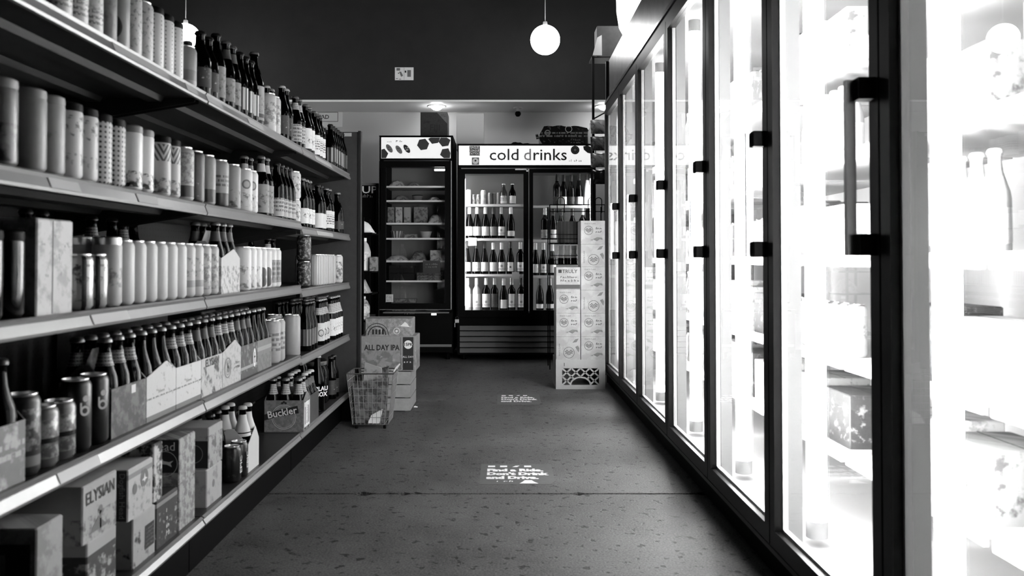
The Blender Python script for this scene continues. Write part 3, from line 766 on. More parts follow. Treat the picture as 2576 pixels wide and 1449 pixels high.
c = carrier('carrier with swirling dark and white artwork and bold title, fourth tier', None, -0.9, y, zs(3, y), P_swirl, L=0.188)
text(c, 'ELYSIAN', FX, (c['a'], 0.0, 0.098), 0.032, M_ink, bold=0.0008, wide=1.0)
six(c, 'brown bottle in the swirly artwork carrier', 'bottles in the swirly carrier', lab=L_pale, neck=L_neckd)
P_emb = label_mat('cream carrier', 0.5, 0.2, [('blot', 0.38, 60, 0.55, 0.0, 0.2)], 0.6, flat=True)
y = at(3, 528, 0.188, -0.9)
c = carrier('cream carrier with oval emblem and raised corner on the fourth tier', None, -0.9, y, zs(3, y), P_emb, L=0.188, peak=0.03)
decal(c, FX, (c['a'], -0.045, 0.06), ringp(0,0,0.030,0.034) + ringp(0,0,0.022,0.024) + [circ(0.004,-0.004,0.012,12), rect(-0.006,0.006,0.0,0.018)], M_midink)
scribble(c, FX, (c['a'], 0.05, 0.06), 0.06, 0.03, 2, M_midink)
six(c, 'brown bottle with pale neck in the cream emblem carrier', 'bottles in the cream emblem carrier', lab=L_pale, neck=L_neck)
P_dk = label_mat('dark carton with light picture', 0.08, 0.3, [('blot', 0.22, 30, 0.54, 0.02, 0.2), ('band', 0.35, 0.03, 0.04)], 0.6, flat=True)
y = at(3, 592, 0.19, -0.9)
c = carrier('dark carrier with pale oval badge on the fourth tier', None, -0.9, y, zs(3, y), P_dk, L=0.19)
decal(c, FX, (c['a'], 0.06, 0.06), [circ(0,0,0.016,20,0.034)], M_paper)
decal(c, FX, (c['a'], 0.06, 0.06), [rect(-0.003,0.003,-0.02,0.02), rect(-0.009,0.009,0.0,0.006)], M_ink, off=0.0012)
six(c, 'brown bottle in the dark badge carrier', 'bottles in the dark badge carrier', lab=L_grey, neck=L_neckd)
t = carton('beer_carton', 'upright dark carton standing on edge behind the badge carrier', 'carton', -1.04, -1.16, y+0.01, y+0.15, zs(3, y), 0.235, P_dk)
y = at(3, 642, 0.188, -0.9)
c = carrier('mid grey carrier with plain lower half on the fourth tier', None, -0.9, y, zs(3, y), label_mat('grey banded carrier', 0.22, 0.08, [('band', 0.34, 0.075, 0.09), ('blot', 0.17, 40, 0.5, 0.0, 0.06)], 0.6, flat=True), L=0.188)
six(c, 'brown bottle in the plain mid grey carrier', 'bottles in the plain grey carrier', lab=L_grey)
C_big = label_mat('pale grey cylinder can', 0.42, 0.2, [('text', 0.2, 0.05, 0.13, 0.02, 70)], 0.5)
cans(3, 682, 2, 'pale can with faint upright lettering on the fourth tier', C_big, 2, h=0.172, R=0.034)
C_sil = label_mat('smooth silver-grey can', 0.4, 0.3, [], 0.4)
cans(3, 724, 1, 'smooth broad silver-grey can on the fourth tier', C_sil, 2, h=0.185, R=0.037)
bottles(3, 766, 3, 'dark bottle with gleaming shoulder in the end-panel bay, fourth tier', 3, lab=label_mat('dark striped label', 0.05, 0.25, [('vert', 0.3, 0.018, 0.2)], 0.5), cap=M_capdark)
L_star = label_mat('white star label', 0.58, 0.12, [('disc', 0.14, 0.048, 0.06, 0.018), ('disc', 0.5, 0.048, 0.06, 0.013), ('blot', 0.2, 70, 0.6, 0.03, 0.09)], 0.6)
bottles(3, 800, 3, 'brown bottle with round pale emblem label in the end-panel bay, fourth tier', 3, lab=L_star, neck=L_neck, nz=(0.15, 0.185), lz=(0.02, 0.11))
bottles(3, 830, 4, 'brown bottle with pale ragged label beside the end panel, fourth tier', 3, lab=L_white2, neck=L_neck, nz=(0.14, 0.19), lz=(0.02, 0.11))

# ---------------------------------------------------------------- bottom tier
Z5 = ZN[4]
def bigbox(name, label, px0, px1, z0, z1, mat, xf=-0.9, depth=0.25, cat='beer box'):
    y0, y1 = Yp(px0, xf), Yp(px1, xf)
    return carton(name, label, cat, xf-depth, xf, y0, y1, z0, z1-z0, mat)
B_dark = label_mat('dark box print', 0.03, 0.2, [('blot', 0.12, 20, 0.58, 0.0, 0.3)], 0.6, flat=True)
B_a = label_mat('pale box with leaf print', 0.36, 0.2, [('blot', 0.26, 16, 0.5, 0.0, 0.3)], 0.6, flat=True)
t = bigbox('beer_case', 'pale tall box with dark lettered end beside the serif-lettered box, bottom tier', 100, 166, Z5, 0.40, B_a)
decal(t, FY, (0, -t['dy'], t['h']/2), [rect(-t['dx']+0.002, t['dx']-0.012, -t['h']/2+0.002, t['h']/2-0.03)], M_ink, 'dark_end_print')
decal(t, FY, (0.03, -t['dy'], 0.14), [rect(-0.055,-0.04,-0.03,0.03), rect(-0.03,-0.015,-0.04,0.04), rect(-0.005,0.01,-0.04,0.04), rect(0.02,0.035,-0.04,0.045), rect(0.02,0.05,-0.04,-0.028)], M_midink, 'pale_letter_strokes', off=0.0016)
B_ely = label_mat('pale box with picture foot', 0.42, 0.12, [('blot', 0.22, 42, 0.53, 0.0, 0.055)], 0.6, flat=True)
t = bigbox('beer_case', 'dark box with pale top edge under the box lettered in serif capitals', 226, 299, Z5, 0.305, label_mat('dark collage box', 0.06, 0.4, [('blot', 0.4, 26, 0.53, 0.0, 0.095), ('band', 0.42, 0.11, 0.15)], 0.6, flat=True))
t = bigbox('beer_case', 'pale box with large serif capitals, upper of its stack on the bottom tier', 214, 299, 0.306, 0.432, B_ely)
text(t, 'ELYSIAN', FX, (t['dx'], 0.0, 0.094), 0.034, M_ink, bold=0.0004, fit=0.132, tall=1.15)
decal(t, FX, (t['dx'], 0.0, 0.045), [circ(0.0, 0.012, 0.010, 14), rect(-0.004, 0.004, -0.03, 0.01), [(-0.05,-0.03),(0.03,-0.03),(-0.01,0.0)]], M_midink)
t = bigbox('beer_case', 'pale box with black side panel under the seal-print box', 340, 396, Z5, 0.288, label_mat('pale panel box', 0.42, 0.04, [('blot', 0.06, 24, 0.56, 0.0, 0.085)], 0.6, flat=True))
decal(t, FX, (t['dx'], 0.03, 0.055), [rect(-0.028, 0.028, -0.03, 0.03)], M_ink, 'black_panel')
scribble(t, FX, (t['dx'], 0.03, 0.055), 0.044, 0.05, 5, M_midink, off=0.0014)
t = bigbox('beer_case', 'pale box with round seals and dark spine lettering, bottom tier', 327, 389, 0.289, 0.414, label_mat('pale seal box', 0.5, 0.16, [('blot', 0.32, 40, 0.56, 0.0, 0.09), ('band', 0.3, 0.10, 0.112)], 0.6, flat=True))
decal(t, FX, (t['dx'], 0.02, 0.085), [circ(0,0,0.022)], M_midink)
decal(t, FX, (t['dx'], 0.02, 0.085), [[(-0.016,-0.004),(-0.004,0.0),(0,0.012),(0.004,0),(0.016,-0.004),(0.004,-0.006),(0,-0.012),(-0.004,-0.006)]], M_paper, off=0.0012)
decal(t, FX, (t['dx'], -0.035, 0.07), [circ(0,0,0.013)], M_midink)
decal(t, FY, (0, -t['dy'], t['h']/2), [rect(-t['dx']+0.003, t['dx']-0.003, -t['h']/2+0.002, t['h']/2-0.002)], M_ink, 'dark_spine')
text(t, 'Dogfish Head', FY, (t['dx']-0.014, -t['dy'], 0.063), 0.02, M_midink, rot=-PI/2, off=0.0016)
t = bigbox('beer_case', 'black box with upright white letters, low on the bottom tier', 398, 452, Z5, 0.292, label_mat('black scattered box', 0.04, 0.4, [('blot', 0.34, 46, 0.6, 0.005, 0.09), ('band', 0.25, 0.107, 0.118)], 0.6, flat=True))
scribble(t, FX, (t['dx'], 0.0, 0.055), 0.02, 0.085, 4, M_paleink, off=0.0014)
t = bigbox('beer_case', 'slim box with black and white patches beside the shark box', 391, 413, 0.293, 0.443, label_mat('patch box', 0.55, 0.02, [('blot', 0.02, 30, 0.5, 0.0, 0.3)], 0.6, flat=True), depth=0.2)
B_sk = label_mat('light sketch box', 0.4, 0.15, [('blot', 0.24, 34, 0.5, 0.0, 0.3), ('blot', 0.1, 80, 0.64, 0.0, 0.3, 2.0)], 0.6, flat=True)
t = bigbox('beer_case', 'light sketch-print box, lower one under the shark box', 455, 495, Z5, 0.296, B_sk, depth=0.24)
t = bigbox('beer_case', 'light sketch-print box with black shark-logo end, upper of its stack', 455, 495, 0.297, 0.42, B_sk, depth=0.24)
decal(t, FY, (0, -t['dy'], t['h']/2), [rect(-t['dx']+0.001, t['dx']-0.002, -t['h']/2+0.03, t['h']/2-0.002)], M_ink, 'black_end_print')
shx = t['dx']-0.04
decal(t, FY, (shx, -t['dy'], 0.055), ringp(0,0,0.034,0.0355), M_paleink, off=0.0013)
decal(t, FY, (shx, -t['dy'], 0.058), [[(-0.03,0.0),(-0.012,0.006),(-0.008,0.012),(-0.004,0.005),(0.012,0.002),(0.024,0.006),(0.016,-0.002),(0.02,-0.012),(0.006,-0.005),(-0.012,-0.003)]], M_paleink, 'shark_logo', off=0.0016)
text(t, 'Head', FY, (t['dx']-0.047, -t['dy'], 0.102), 0.034, M_paleink, off=0.0014)
B_lt = label_mat('light plain box', 0.42, 0.2, [('blot', 0.3, 18, 0.55, 0.0, 0.3), ('disc', 0.22, 0.2, 0.06, 0.012)], 0.6, flat=True)
t = bigbox('beer_case', 'light plain box with small stamp, lower of the stack beside the black lettered cans', 524, 562, Z5, 0.279, B_lt, depth=0.22)
t = bigbox('beer_case', 'light box with dark ringed end, upper of the stack beside the black lettered cans', 528, 563, 0.280, 0.405, label_mat('light smudged box', 0.38, 0.14, [('blot', 0.17, 22, 0.52, 0.0, 0.10)], 0.6, flat=True), depth=0.22)
decal(t, FY, (0, -t['dy'], 0.05), [rect(-t['dx']+0.001, t['dx']-0.002, -0.048, 0.035)], M_ink, 'black_end_print')
decal(t, FY, (t['dx']-0.045, -t['dy'], 0.045), ringp(0,0,0.026,0.0285), M_midink, off=0.0013)
END[4] = Yp(563, -0.9)
C_epic = label_mat('black can', 0.025, 0.1, [('blot', 0.1, 30, 0.6, 0.02, 0.15)], 0.3)
for (X, Y, Z) in place(4, 582, 2, 0.031, pitch=0.075):
    t = can('black can with pale upright capitals on the bottom tier', 'black lettered cans on the bottom tier', X, Y, Z, C_epic, 0.122, 0.031)
    text(t, 'EPIC', FX, (0.0312, 0.0, 0.058), 0.03, M_paleink, rot=PI/2, off=0.001, bold=0.0006)
for k in range(4):
    yy = END[4]-0.1+0.066*(k % 2); bottle('dark bottle with narrow pale strip behind the black lettered cans', 'bottles behind the black lettered cans', -1.0-0.066*(k//2), yy, Z5, 'longneck', lab=L_dark, neck=L_neckd, cap=M_capdark)
L_wrap = plain('white paper wrap', 0.6, 0.6, var=0.04)
y = at(4, 618, 0.13, -0.9)
c = carrier('small white open carrier with pointed ends on the bottom tier', None, -0.9, y, Z5, plain('white carrier card', 0.58, 0.6, var=0.04), L=0.13, h=0.10, handle=0.15, peak=0.05)
for k in range(4):
    bottle('dark bottle with white paper neck wrap in the small white carrier', 'bottles in the small white carrier', -0.932-0.063*(k//2), y+0.034+0.062*(k % 2), Z5+0.002, 'longneck', lab=L_dark, neck=L_wrap, nz=(0.125, 0.2), cap=M_lightgrey)
B_bk = label_mat('grey six-pack print', 0.2, 0.5, [('blot', 0.26, 60, 0.5, 0.0, 0.2)], 0.6, flat=True)
yb_ = 3.69
c = carrier('grey six-pack with dark banner and gothic lettering on the bottom tier', None, -0.873, yb_, Z5, B_bk, L=0.172, Wd=0.13, h=0.138, along='X', handle=0.19)
f0 = (0, -c['b'], 0.07)
decal(c, FY, f0, ringp(0, -0.005, 0.052, 0.0535, 32) + ringp(0, -0.005, 0.046, 0.0468, 32), M_paleink, off=0.001)
decal(c, FY, f0, [[(-0.086,-0.02),(-0.03,-0.004),(0.03,0.006),(0.066,0.012),(0.06,0.045),(0.02,0.036),(-0.03,0.024),(-0.086,0.006)]], M_ink, 'dark_banner', off=0.0014)
text(c, 'Buckler', FY, (-0.008, -c['b'], 0.084), 0.043, M_paper, rot=0.18, bold=0.0006, off=0.002)
decal(c, FY, (0.0, -c['b'], 0.126), [circ(-0.008,0,0.005,8), circ(0.0,0.005,0.005,8), circ(0.008,0,0.005,8)], M_ink, off=0.001)
decal(c, FX, (c['a'], 0, 0.07), [rect(-0.05, 0.05, -0.055, 0.055)], M_paper, 'white_end_print')
text(c, 'Buckler', FX, (c['a'], 0, 0.07), 0.028, M_ink, rot=PI/2, off=0.0016)
six(c, 'dark bottle with pale slanted neck label in the gothic-lettered six-pack', 'bottles in the gothic-lettered six-pack', glassm=M_green, lab=L_dark, neck=L_neck, nz=(0.16, 0.205), cap=M_cap)
y = 3.86
c = carrier('dark grey carrier behind the gothic-lettered six-pack', None, -0.885, y, Z5, plain('dark grey carrier card', 0.09, 0.6, var=0.03), L=0.19, h=0.13)
six(c, 'dark bottle in the dark grey carrier on the bottom tier', 'bottles in the dark grey carrier', neck=L_neckd, cap=M_lightgrey)
for k in range(2):
    t = bottle('dark bottle with bold white capitals on the bottom tier', 'dark bottles with bold white capitals', -0.925-0.08*k, 4.20+0.03*k, Z5, 'bomber', neck=None, cap=M_lightgrey)
    for q, s_ in enumerate(('BLAU', 'BOX')):
        text(t, s_, (Vector((0.7,0.7,0)), Vector((0,0,1)), Vector((0.7,-0.7,0))), (0.0275, -0.0275, 0.115-0.028*q), 0.03, M_paper, bold=0.001, off=0.0015)
t = thing('glass_jar', 'wide dark glass jar with metal lid on the bottom tier by the end panel', 'jar', (-1.0, 4.45, Z5))
MB().lathe([(0,0),(0.07,0),(0.08,0.01),(0.08,0.17),(0.07,0.195),(0.065,0.2),(0,0.2)], 24).build('jar_body', M_brown, t, True)
MB().lathe([(0,0.2),(0.07,0.2),(0.073,0.205),(0.073,0.222),(0.06,0.232),(0,0.234)], 24).build('jar_lid', M_steel, t, True)
for k in range(3):
    bottle('dark bottle between the glass jar and the end panel', 'bottles by the glass jar', -0.935-0.07*(k % 2), 4.58+0.075*(k//2)+0.02*(k % 2), Z5, 'longneck', lab=L_dark, cap=M_capdark)

# ------------------------------------------------------------------ back of the shop: single-door fridge
YF = 7.72
def fx(px): return sx(px, YF)
def fz(py): return sz(py, YF)
x0, x1, zt = fx(953), fx(1139), fz(340)
fr = thing('single_door_fridge', 'tall black single-door drinks fridge with hexagon sign panel', 'fridge', (0,0,0))
D = 0.66
MB().box(x0, x0+0.035, YF+0.03, YF+D, 0.06, zt-0.01).build('cabinet_side', M_blackmetal, fr)
MB().box(x1-0.035, x1, YF+0.03, YF+D, 0.06, zt-0.01).build('cabinet_side', M_blackmetal, fr)
MB().box(x0+0.035, x1-0.035, YF+D-0.03, YF+D, 0.06, zt-0.01).build('cabinet_back', plain('grey fridge liner', 0.3, 0.5), fr)
MB().box(fx(1092), fx(1118), YF+0.03, YF+0.05, fz(428), fz(424)).build('light_strip', emit('lit fridge strip', 1.0, 30.0), fr)
MB().box(x0, x1, YF+0.0, YF+D, zt-0.01, zt).build('cabinet_top', M_blackmetal, fr)
MB().box(x0+0.035, x1-0.035, YF+0.06, YF+D-0.03, fz(404), fz(404)+0.03).build('ceiling_liner', M_midgrey, fr)
MB().box(x0+0.035, x1-0.035, YF+0.03, YF+D-0.03, 0.40, 0.44).build('floor_liner', M_midgrey, fr)
MB().box(x0+0.005, x1-0.005, YF+0.01, YF+0.05, 0.07, 0.43).build('base_panel', M_black, fr)
MB().box(x0+0.02, x1-0.01, YF+0.0, YF+0.012, fz(872), fz(866)).build('base_trim', M_midgrey, fr)
for xx in (x0+0.05, x1-0.05):
    for yy in (YF+0.08, YF+D-0.06): MB().lathe([(0,0),(0.02,0),(0.02,0.06),(0,0.06)], 10, (xx, yy, 0)).build('foot', M_black, fr)
sgn = MB().box(x0+0.004, x1-0.004, YF-0.004, YF+0.03, fz(402), zt-0.002).build('sign_frame', M_black, fr)
sx0, sx1, sz0, sz1 = x0+0.02, x1-0.02, fz(398), fz(345)
M_sign = emit('backlit sign panel', 0.8, SIGN_L*0.62)
MB().box(sx0, sx1, YF-0.006, YF-0.003, sz0, sz1).build('sign_panel', M_sign, sgn)
M_hex = plain('grey hexagon print', 0.055, 0.5)
def hexa(px, py, r, clip=True):
    cx, cz = fx(px), fz(py); rr = r/272
    pts = [(min(max(cx+rr*math.cos(PI/3*k+0.15), sx0+0.002), sx1-0.002), min(max(cz+rr*math.sin(PI/3*k+0.15), sz0+0.002), sz1-0.002)) for k in range(6)]
    out = []
    for p in pts:
        if not out or (abs(p[0]-out[-1][0]) + abs(p[1]-out[-1][1])) > 1e-4: out.append(p)
    return out
for h_ in ((1064, 363), (1092, 347), (1118, 354), (1122, 387), (961, 388)): decal(sgn, FY, (0, YF-0.006, 0), [hexa(h_[0], h_[1], 15.5)], M_hex, 'hexagon_print')
for px, py, m_ in ((979, 373, M_midink), (1003, 376, M_midink), (1023, 374, M_ink)):
    c_ = fx(px), fz(py); a = -0.95
    e = [(c_[0]+0.045*math.cos(t_)*math.cos(a)-0.022*math.sin(t_)*math.sin(a), c_[1]+0.045*math.cos(t_)*math.sin(a)+0.022*math.sin(t_)*math.cos(a)) for t_ in [2*PI*k/20 for k in range(20)]]
    o_ = decal(sgn, FY, (0, YF-0.006, 0), [e], m_, 'oval_sticker', off=0.001)
    scribble(sgn, FY, (c_[0], YF-0.006, c_[1]), 0.03, 0.04, 2, M_paper if m_ is M_ink else M_ink, off=0.0016)
scribble(sgn, FY, (fx(1005), YF-0.006, fz(354)), 0.07, 0.035, 1, M_ink, 'sticker_print')
scribble(sgn, FY, (fx(980), YF-0.006, fz(356)), 0.05, 0.018, 1, M_midink, 'sticker_print')
gx0, gx1, gz0, gz1 = fx(971), fx(1119), fz(763), fz(420)
d = MB(); y0, y1 = YF-0.02, YF+0.02
dz0, dz1 = fz(779), fz(405)
d.box(x0+0.004, gx0, y0, y1, dz0, dz1).box(gx1, x1-0.004, y0, y1, dz0, dz1).box(gx0, gx1, y0, y1, dz0, gz0).box(gx0, gx1, y0, y1, gz1, dz1)
door = d.build('door', M_black, fr)
MB().box(gx0, gx1, YF-0.004, YF, gz0, gz1).build('glass_pane', M_glass, door)
MB().box(x1-0.016, x1-0.010, y0-0.002, y0, dz0, dz1).build('edge_trim', M_lightgrey, door)
MB().box(x0+0.01, x1-0.01, y0-0.002, y0, dz0, dz0+0.005).build('edge_trim', M_midgrey, door)
MB().box(x0+0.022, x0+0.034, y0-0.02, y0, 1.2, 1.77).build('handle', M_black, door)
MB().box(gx0-0.006, gx0, YF-0.008, YF-0.004, gz0, gz1).build('gasket', M_lightgrey, door)
scribble(fr, FY, (fx(1030), YF+0.01, fz(789)), 0.09, 0.02, 1, M_midink, 'maker_mark')
MB().box(fx(1085), fx(1098), YF+0.006, YF+0.012, fz(793), fz(788)).build('indicator_light', emit('lit indicator', 1.0, 1.2), fr)
decal(fr, FY, (fx(980), YF-0.004, fz(750)), [rect(-0.035, 0.035, -0.035, 0.035)], M_lightgrey, 'door_sticker')
scribble(fr, FY, (fx(980), YF-0.004, fz(750)), 0.055, 0.055, 4, M_ink, off=0.0016)
sg = decal(fr, FY, (fx(1086), YF-0.004, fz(672)), [rect(-0.08, 0.08, -0.06, 0.06)], M_ink, 'dark_door_sign')
scribble(fr, FY, (fx(1086), YF-0.004, fz(668)), 0.11, 0.05, 2, M_midink, off=0.0016)
SY = YF + 0.10
shz1 = [sz(py, SY) for py in (468, 504, 561, 599, 656, 706)]
for z in shz1:
    s_ = MB().box(x0+0.04, x1-0.04, SY+0.01, SY+0.42, z-0.008, z-0.002).build('wire_shelf', M_lightgrey, fr)
    MB().box(x0+0.045, x1-0.045, SY, SY+0.01, z-0.014, z+0.002).build('shelf_edge', M_white, s_)
# fridge contents
def tub(label, X, Y, Z, r0, r1, h, mat, lid=None):
    t = thing('food_tub', label, 'tub', (X, Y, Z))
    MB().lathe([(0,0.001),(r0*0.9,0),(r0,0.004),(r1,h-0.006),(r1*1.05,h-0.004),(r1*1.05,h),(r1*0.97,h),(r0*0.95,0.006),(0,0.006)], 24).build('tub_wall', mat, t, True)
    if lid: MB().lathe([(0,h+0.001),(r1*1.06,h+0.001),(r1*1.06,h+0.006),(r1*0.9,h+0.008),(0,h+0.008)], 24).build('tub_lid', lid, t, True)
    return t
def packet(label, X, Y, Z, wx, wy, h, mat, cat='packet', name='food_packet', group=None, seed=1):
    """soft sealed pouch with crimped ends lying on a shelf"""
    t = thing(name, label, cat, (X, Y, Z), group); rs = random.Random(seed)
    mb = MB(); nx, ny = 8, 6
    top = {}; bot = {}
    for i in range(nx+1):
        for j in range(ny+1):
            a, b = i/nx*2-1, j/ny*2-1
            f = max(0.0, (1-abs(a)**3)*(1-abs(b)**4))
            top[i,j] = len(mb.v); mb.v.append((a*wx/2, b*wy/2, h*(0.12+0.88*f*rs.uniform(0.8,1.0)) if 0 < i < nx and 0 < j < ny else h*0.14))
            bot[i,j] = len(mb.v); mb.v.append((a*wx/2, b*wy/2, 0.0))
    for i in range(nx):
        for j in range(ny):
            mb.f.append((top[i,j], top[i+1,j], top[i+1,j+1], top[i,j+1])); mb.f.append((bot[i,j], bot[i,j+1], bot[i+1,j+1], bot[i+1,j]))
    for i in range(nx):
        mb.f.append((bot[i,0], bot[i+1,0], top[i+1,0], top[i,0])); mb.f.append((bot[i+1,ny], bot[i,ny], top[i,ny], top[i+1,ny]))
    for j in range(ny):
        mb.f.append((bot[0,j+1], bot[0,j], top[0,j], top[0,j+1])); mb.f.append((bot[nx,j], bot[nx,j+1], top[nx,j+1], top[nx,j]))
    mb.build('pouch', mat, t, True)
    for s in (-1, 1): MB().box(s*wx/2, s*(wx/2+0.012), -wy/2*0.95, wy/2*0.95, 0.0, 0.004).build('crimped_end', mat, t)
    return t
P1 = label_mat('grey pouch print', 0.3, 0.1, [('blot', 0.14, 30, 0.52, 0.0, 0.3)], 0.3, flat=True)
P2 = label_mat('pale pouch print', 0.5, 0.2, [('blot', 0.24, 30, 0.55, 0.0, 0.3)], 0.3, flat=True)
cy = SY + 0.12
X_ = lambda px: sx(px, cy)
packet('pale pouch leaning at the back of the fridge top shelf', X_(1000), cy, shz1[0], 0.14, 0.16, 0.07, P2, seed=2)
packet('dark crinkled pouch on the fridge top shelf', X_(1040), cy, shz1[0], 0.12, 0.14, 0.05, P1, seed=3)
packet('grey pouch next to a small lidded tub on the second fridge shelf', X_(1010), cy, shz1[1], 0.14, 0.16, 0.06, P1, seed=4)
tub('small dark lidded tub on the second fridge shelf', X_(1050), cy, shz1[1], 0.04, 0.05, 0.05, M_midgrey, M_black)
packet('flat pale bag beside the dark lidded tub, second fridge shelf', X_(1093), cy, shz1[1], 0.11, 0.15, 0.045, P2, seed=5)
for k, px in enumerate((984, 1004, 1025)):
    carton('milk_carton', ('short dark-topped drink carton on the third fridge shelf', 'pale drink carton in the middle of the third fridge shelf', 'mid grey drink carton on the third fridge shelf')[k], 'carton', X_(px)-0.032, X_(px)+0.032, cy-0.03, cy+0.05, shz1[2], 0.155, (P1, P2, label_mat('mid pouch', 0.38, 0.15, [('blot', 0.2, 40, 0.5, 0.0, 0.06)], 0.5, flat=True))[k])
carton('food_box', 'dark flat-fronted food box behind the drink cartons', 'carton', X_(1040), X_(1075), cy+0.02, cy+0.12, shz1[2], 0.16, P1)
packet('rumpled bright bag beside the dark food box, third fridge shelf', X_(1095), cy, shz1[2], 0.12, 0.15, 0.09, P2, seed=6)
tub('striped flared tub on the fourth fridge shelf', X_(998), cy, shz1[3], 0.040, 0.056, 0.07, label_mat('striped tub', 0.5, 0.1, [('vert', None, 0.02, 0.4)], 0.5))
carton('food_tray', 'low grey food tray between two tubs on the fourth fridge shelf', 'tray', X_(1018), X_(1050), cy-0.05, cy+0.07, shz1[3], 0.04, P1)
tub('plain pale flared tub on the fourth fridge shelf', X_(1071), cy, shz1[3], 0.040, 0.056, 0.065, M_lightgrey)
packet('wide pale bread bag on the fifth fridge shelf', X_(1000), cy, shz1[4], 0.2, 0.2, 0.06, P2, seed=7)
packet('grey mounded bag behind the bread bag', X_(1053), cy+0.03, shz1[4], 0.14, 0.2, 0.10, P1, seed=8)
carton('food_tray', 'deep pale tray beside the mounded bag, fifth fridge shelf', 'tray', X_(1083), X_(1112), cy-0.05, cy+0.08, shz1[4], 0.10, P2)
for k in range(2):
    carton('food_tray', ('dark food tray, lower of two stacked on the sixth fridge shelf', 'dark food tray, upper of two stacked on the sixth fridge shelf')[k], 'tray', X_(980), X_(1044), cy-0.06, cy+0.1, shz1[5]+0.072*k, 0.07, plain('dark tray plastic', 0.03, 0.25))
for k in range(3):
    carton('food_tray', 'flat grey tray in the small pile behind the dark door sign', 'tray', X_(1050), X_(1112), cy-0.05, cy+0.08, shz1[5]+0.027*k, 0.025, P1, group='flat grey trays behind the door sign')
for k in range(3):
    carton('food_tray', 'flat dark tray in the pile behind the door sticker of the single fridge', 'tray', X_(988), X_(1048), cy-0.03, cy+0.1, 0.4405+0.04*k, 0.035, P1, group='flat trays at the fridge bottom')
for k in range(2):
    tub(('wide shallow plate-like tub at the fridge bottom, lower one', 'wide shallow plate-like tub at the fridge bottom, upper one')[k], X_(1088), cy+0.02, 0.4405+0.03*k, 0.06, 0.085, 0.028, M_lightgrey)

# ------------------------------------------------------------------ two-door fridge with the cold drinks sign
x0, x1, zt = fx(1150), fx(1500), fz(361)
fr2 = thing('double_door_fridge', 'wide black double-door fridge with lit sign reading cold drinks', 'fridge', (0,0,0))
MB().box(x0, x0+0.035, YF+0.03, YF+D, 0.05, zt-0.01).build('cabinet_side', M_blackmetal, fr2)
MB().box(x1-0.035, x1, YF+0.03, YF+D, 0.05, zt-0.01).build('cabinet_side', M_blackmetal, fr2)
MB().box(x0+0.035, x1-0.035, YF+D-0.03, YF+D, 0.05, zt-0.01).build('cabinet_back', plain('fridge liner', 0.42, 0.5), fr2)
MB().box(x0, x1, YF, YF+D, zt-0.01, zt).build('cabinet_top', M_blackmetal, fr2)
MB().box(x0+0.035, x1-0.035, YF+0.05, YF+D-0.03, fz(424), fz(424)+0.03).build('ceiling_liner', M_lightgrey, fr2)
MB().box(x0+0.035, x1-0.035, YF+0.03, YF+D-0.03, 0.42, 0.45).build('floor_liner', M_lightgrey, fr2)
MB().box(x0+0.004, x1-0.004, YF+0.015, YF+0.03, 0.05, 0.43).build('base_panel', M_black, fr2)
for k in range(5):
    z = fz(888) + k*(fz(818)-fz(888))/5; hh = (fz(818)-fz(888))/5
    MB().prism([(0,0),(-0.022,0.006),(-0.012,hh*0.9),(0,hh*0.9)], (fx(1157), YF+0.014, z), (0,1,0), (0,0,1), (1,0,0), x1-0.03-fx(1157)).build('grille_slat', plain('grey grille slat', 0.15, 0.5), fr2)
for xx in (x0+0.06, x1-0.06):
    for yy in (YF+0.08, YF+D-0.06): MB().lathe([(0,0),(0.022,0),(0.022,0.05),(0,0.05)], 10, (xx, yy, 0)).build('foot', M_black, fr2)
sgn = MB().box(x0+0.002, x1-0.002, YF-0.004, YF+0.04, fz(421), zt-0.002).build('sign_frame', M_black, fr2)
MB().box(fx(1154), fx(1497), YF-0.006, YF-0.003, fz(415), fz(366)).build('sign_panel', emit('backlit cold drinks panel', 0.85, SIGN_L), sgn)
text(sgn, 'cold', FY, (fx(1268), YF-0.006, fz(390)), 0.152, M_ink, fit=73/272, bold=0.001, name='sign_lettering')
text(sgn, 'd', FY, (fx(1327), YF-0.006, fz(390)), 0.152, plain('faded ink', 0.42, 0.6), fit=18/272, bold=0.001, name='sign_lettering')
text(sgn, 'rinks', FY, (fx(1384), YF-0.006, fz(390)), 0.152, M_ink, fit=84/272, bold=0.001, name='sign_lettering')
decal(sgn, FY, (fx(1194), YF-0.006, fz(379)), [rect(-0.048, 0.048, -0.045, 0.045)], M_ink, 'sticker')
for k, s_ in enumerate(('EAGLES', 'LEAGUE', 'TATTOO')): text(sgn, s_, FY, (fx(1194), YF-0.006, fz(379)+0.03-0.029*k), 0.032, M_paper, wide=0.75, off=0.0018, bold=0.0005)
decal(sgn, FY, (fx(1196), YF-0.006, fz(405)), [rect(-0.034, 0.034, -0.034, 0.034)], M_midink, 'sticker')
decal(sgn, FY, (fx(1196), YF-0.006, fz(405)), [circ(0,0,0.028)], M_paleink, 'sticker_disc', off=0.0014)
decal(sgn, FY, (fx(1196), YF-0.006, fz(405)), [circ(0,0.004,0.009,10)], M_ink, 'sticker_mark', off=0.002)
decal(sgn, FY, (fx(1447), YF-0.006, fz(377)), [circ(0,0,0.04)], M_ink, 'round_sticker')
decal(sgn, FY, (fx(1447), YF-0.006, fz(377)), ringp(0,0,0.026,0.029) + [circ(0,0,0.014,10)], M_midink, 'sticker_ring', off=0.0014)
decal(sgn, FY, (fx(1481), YF-0.006, fz(376)), [[(-0.05,0.03),(-0.01,0.04),(0.045,0.012),(0.05,-0.02),(0.035,-0.04),(-0.01,-0.03),(-0.045,0.0)]], M_ink, 'oval_sticker')
scribble(sgn, FY, (fx(1448), YF-0.006, fz(404)), 0.12, 0.03, 1, M_lightgrey, 'faint_sticker_print')
y0, y1 = YF-0.02, YF+0.02
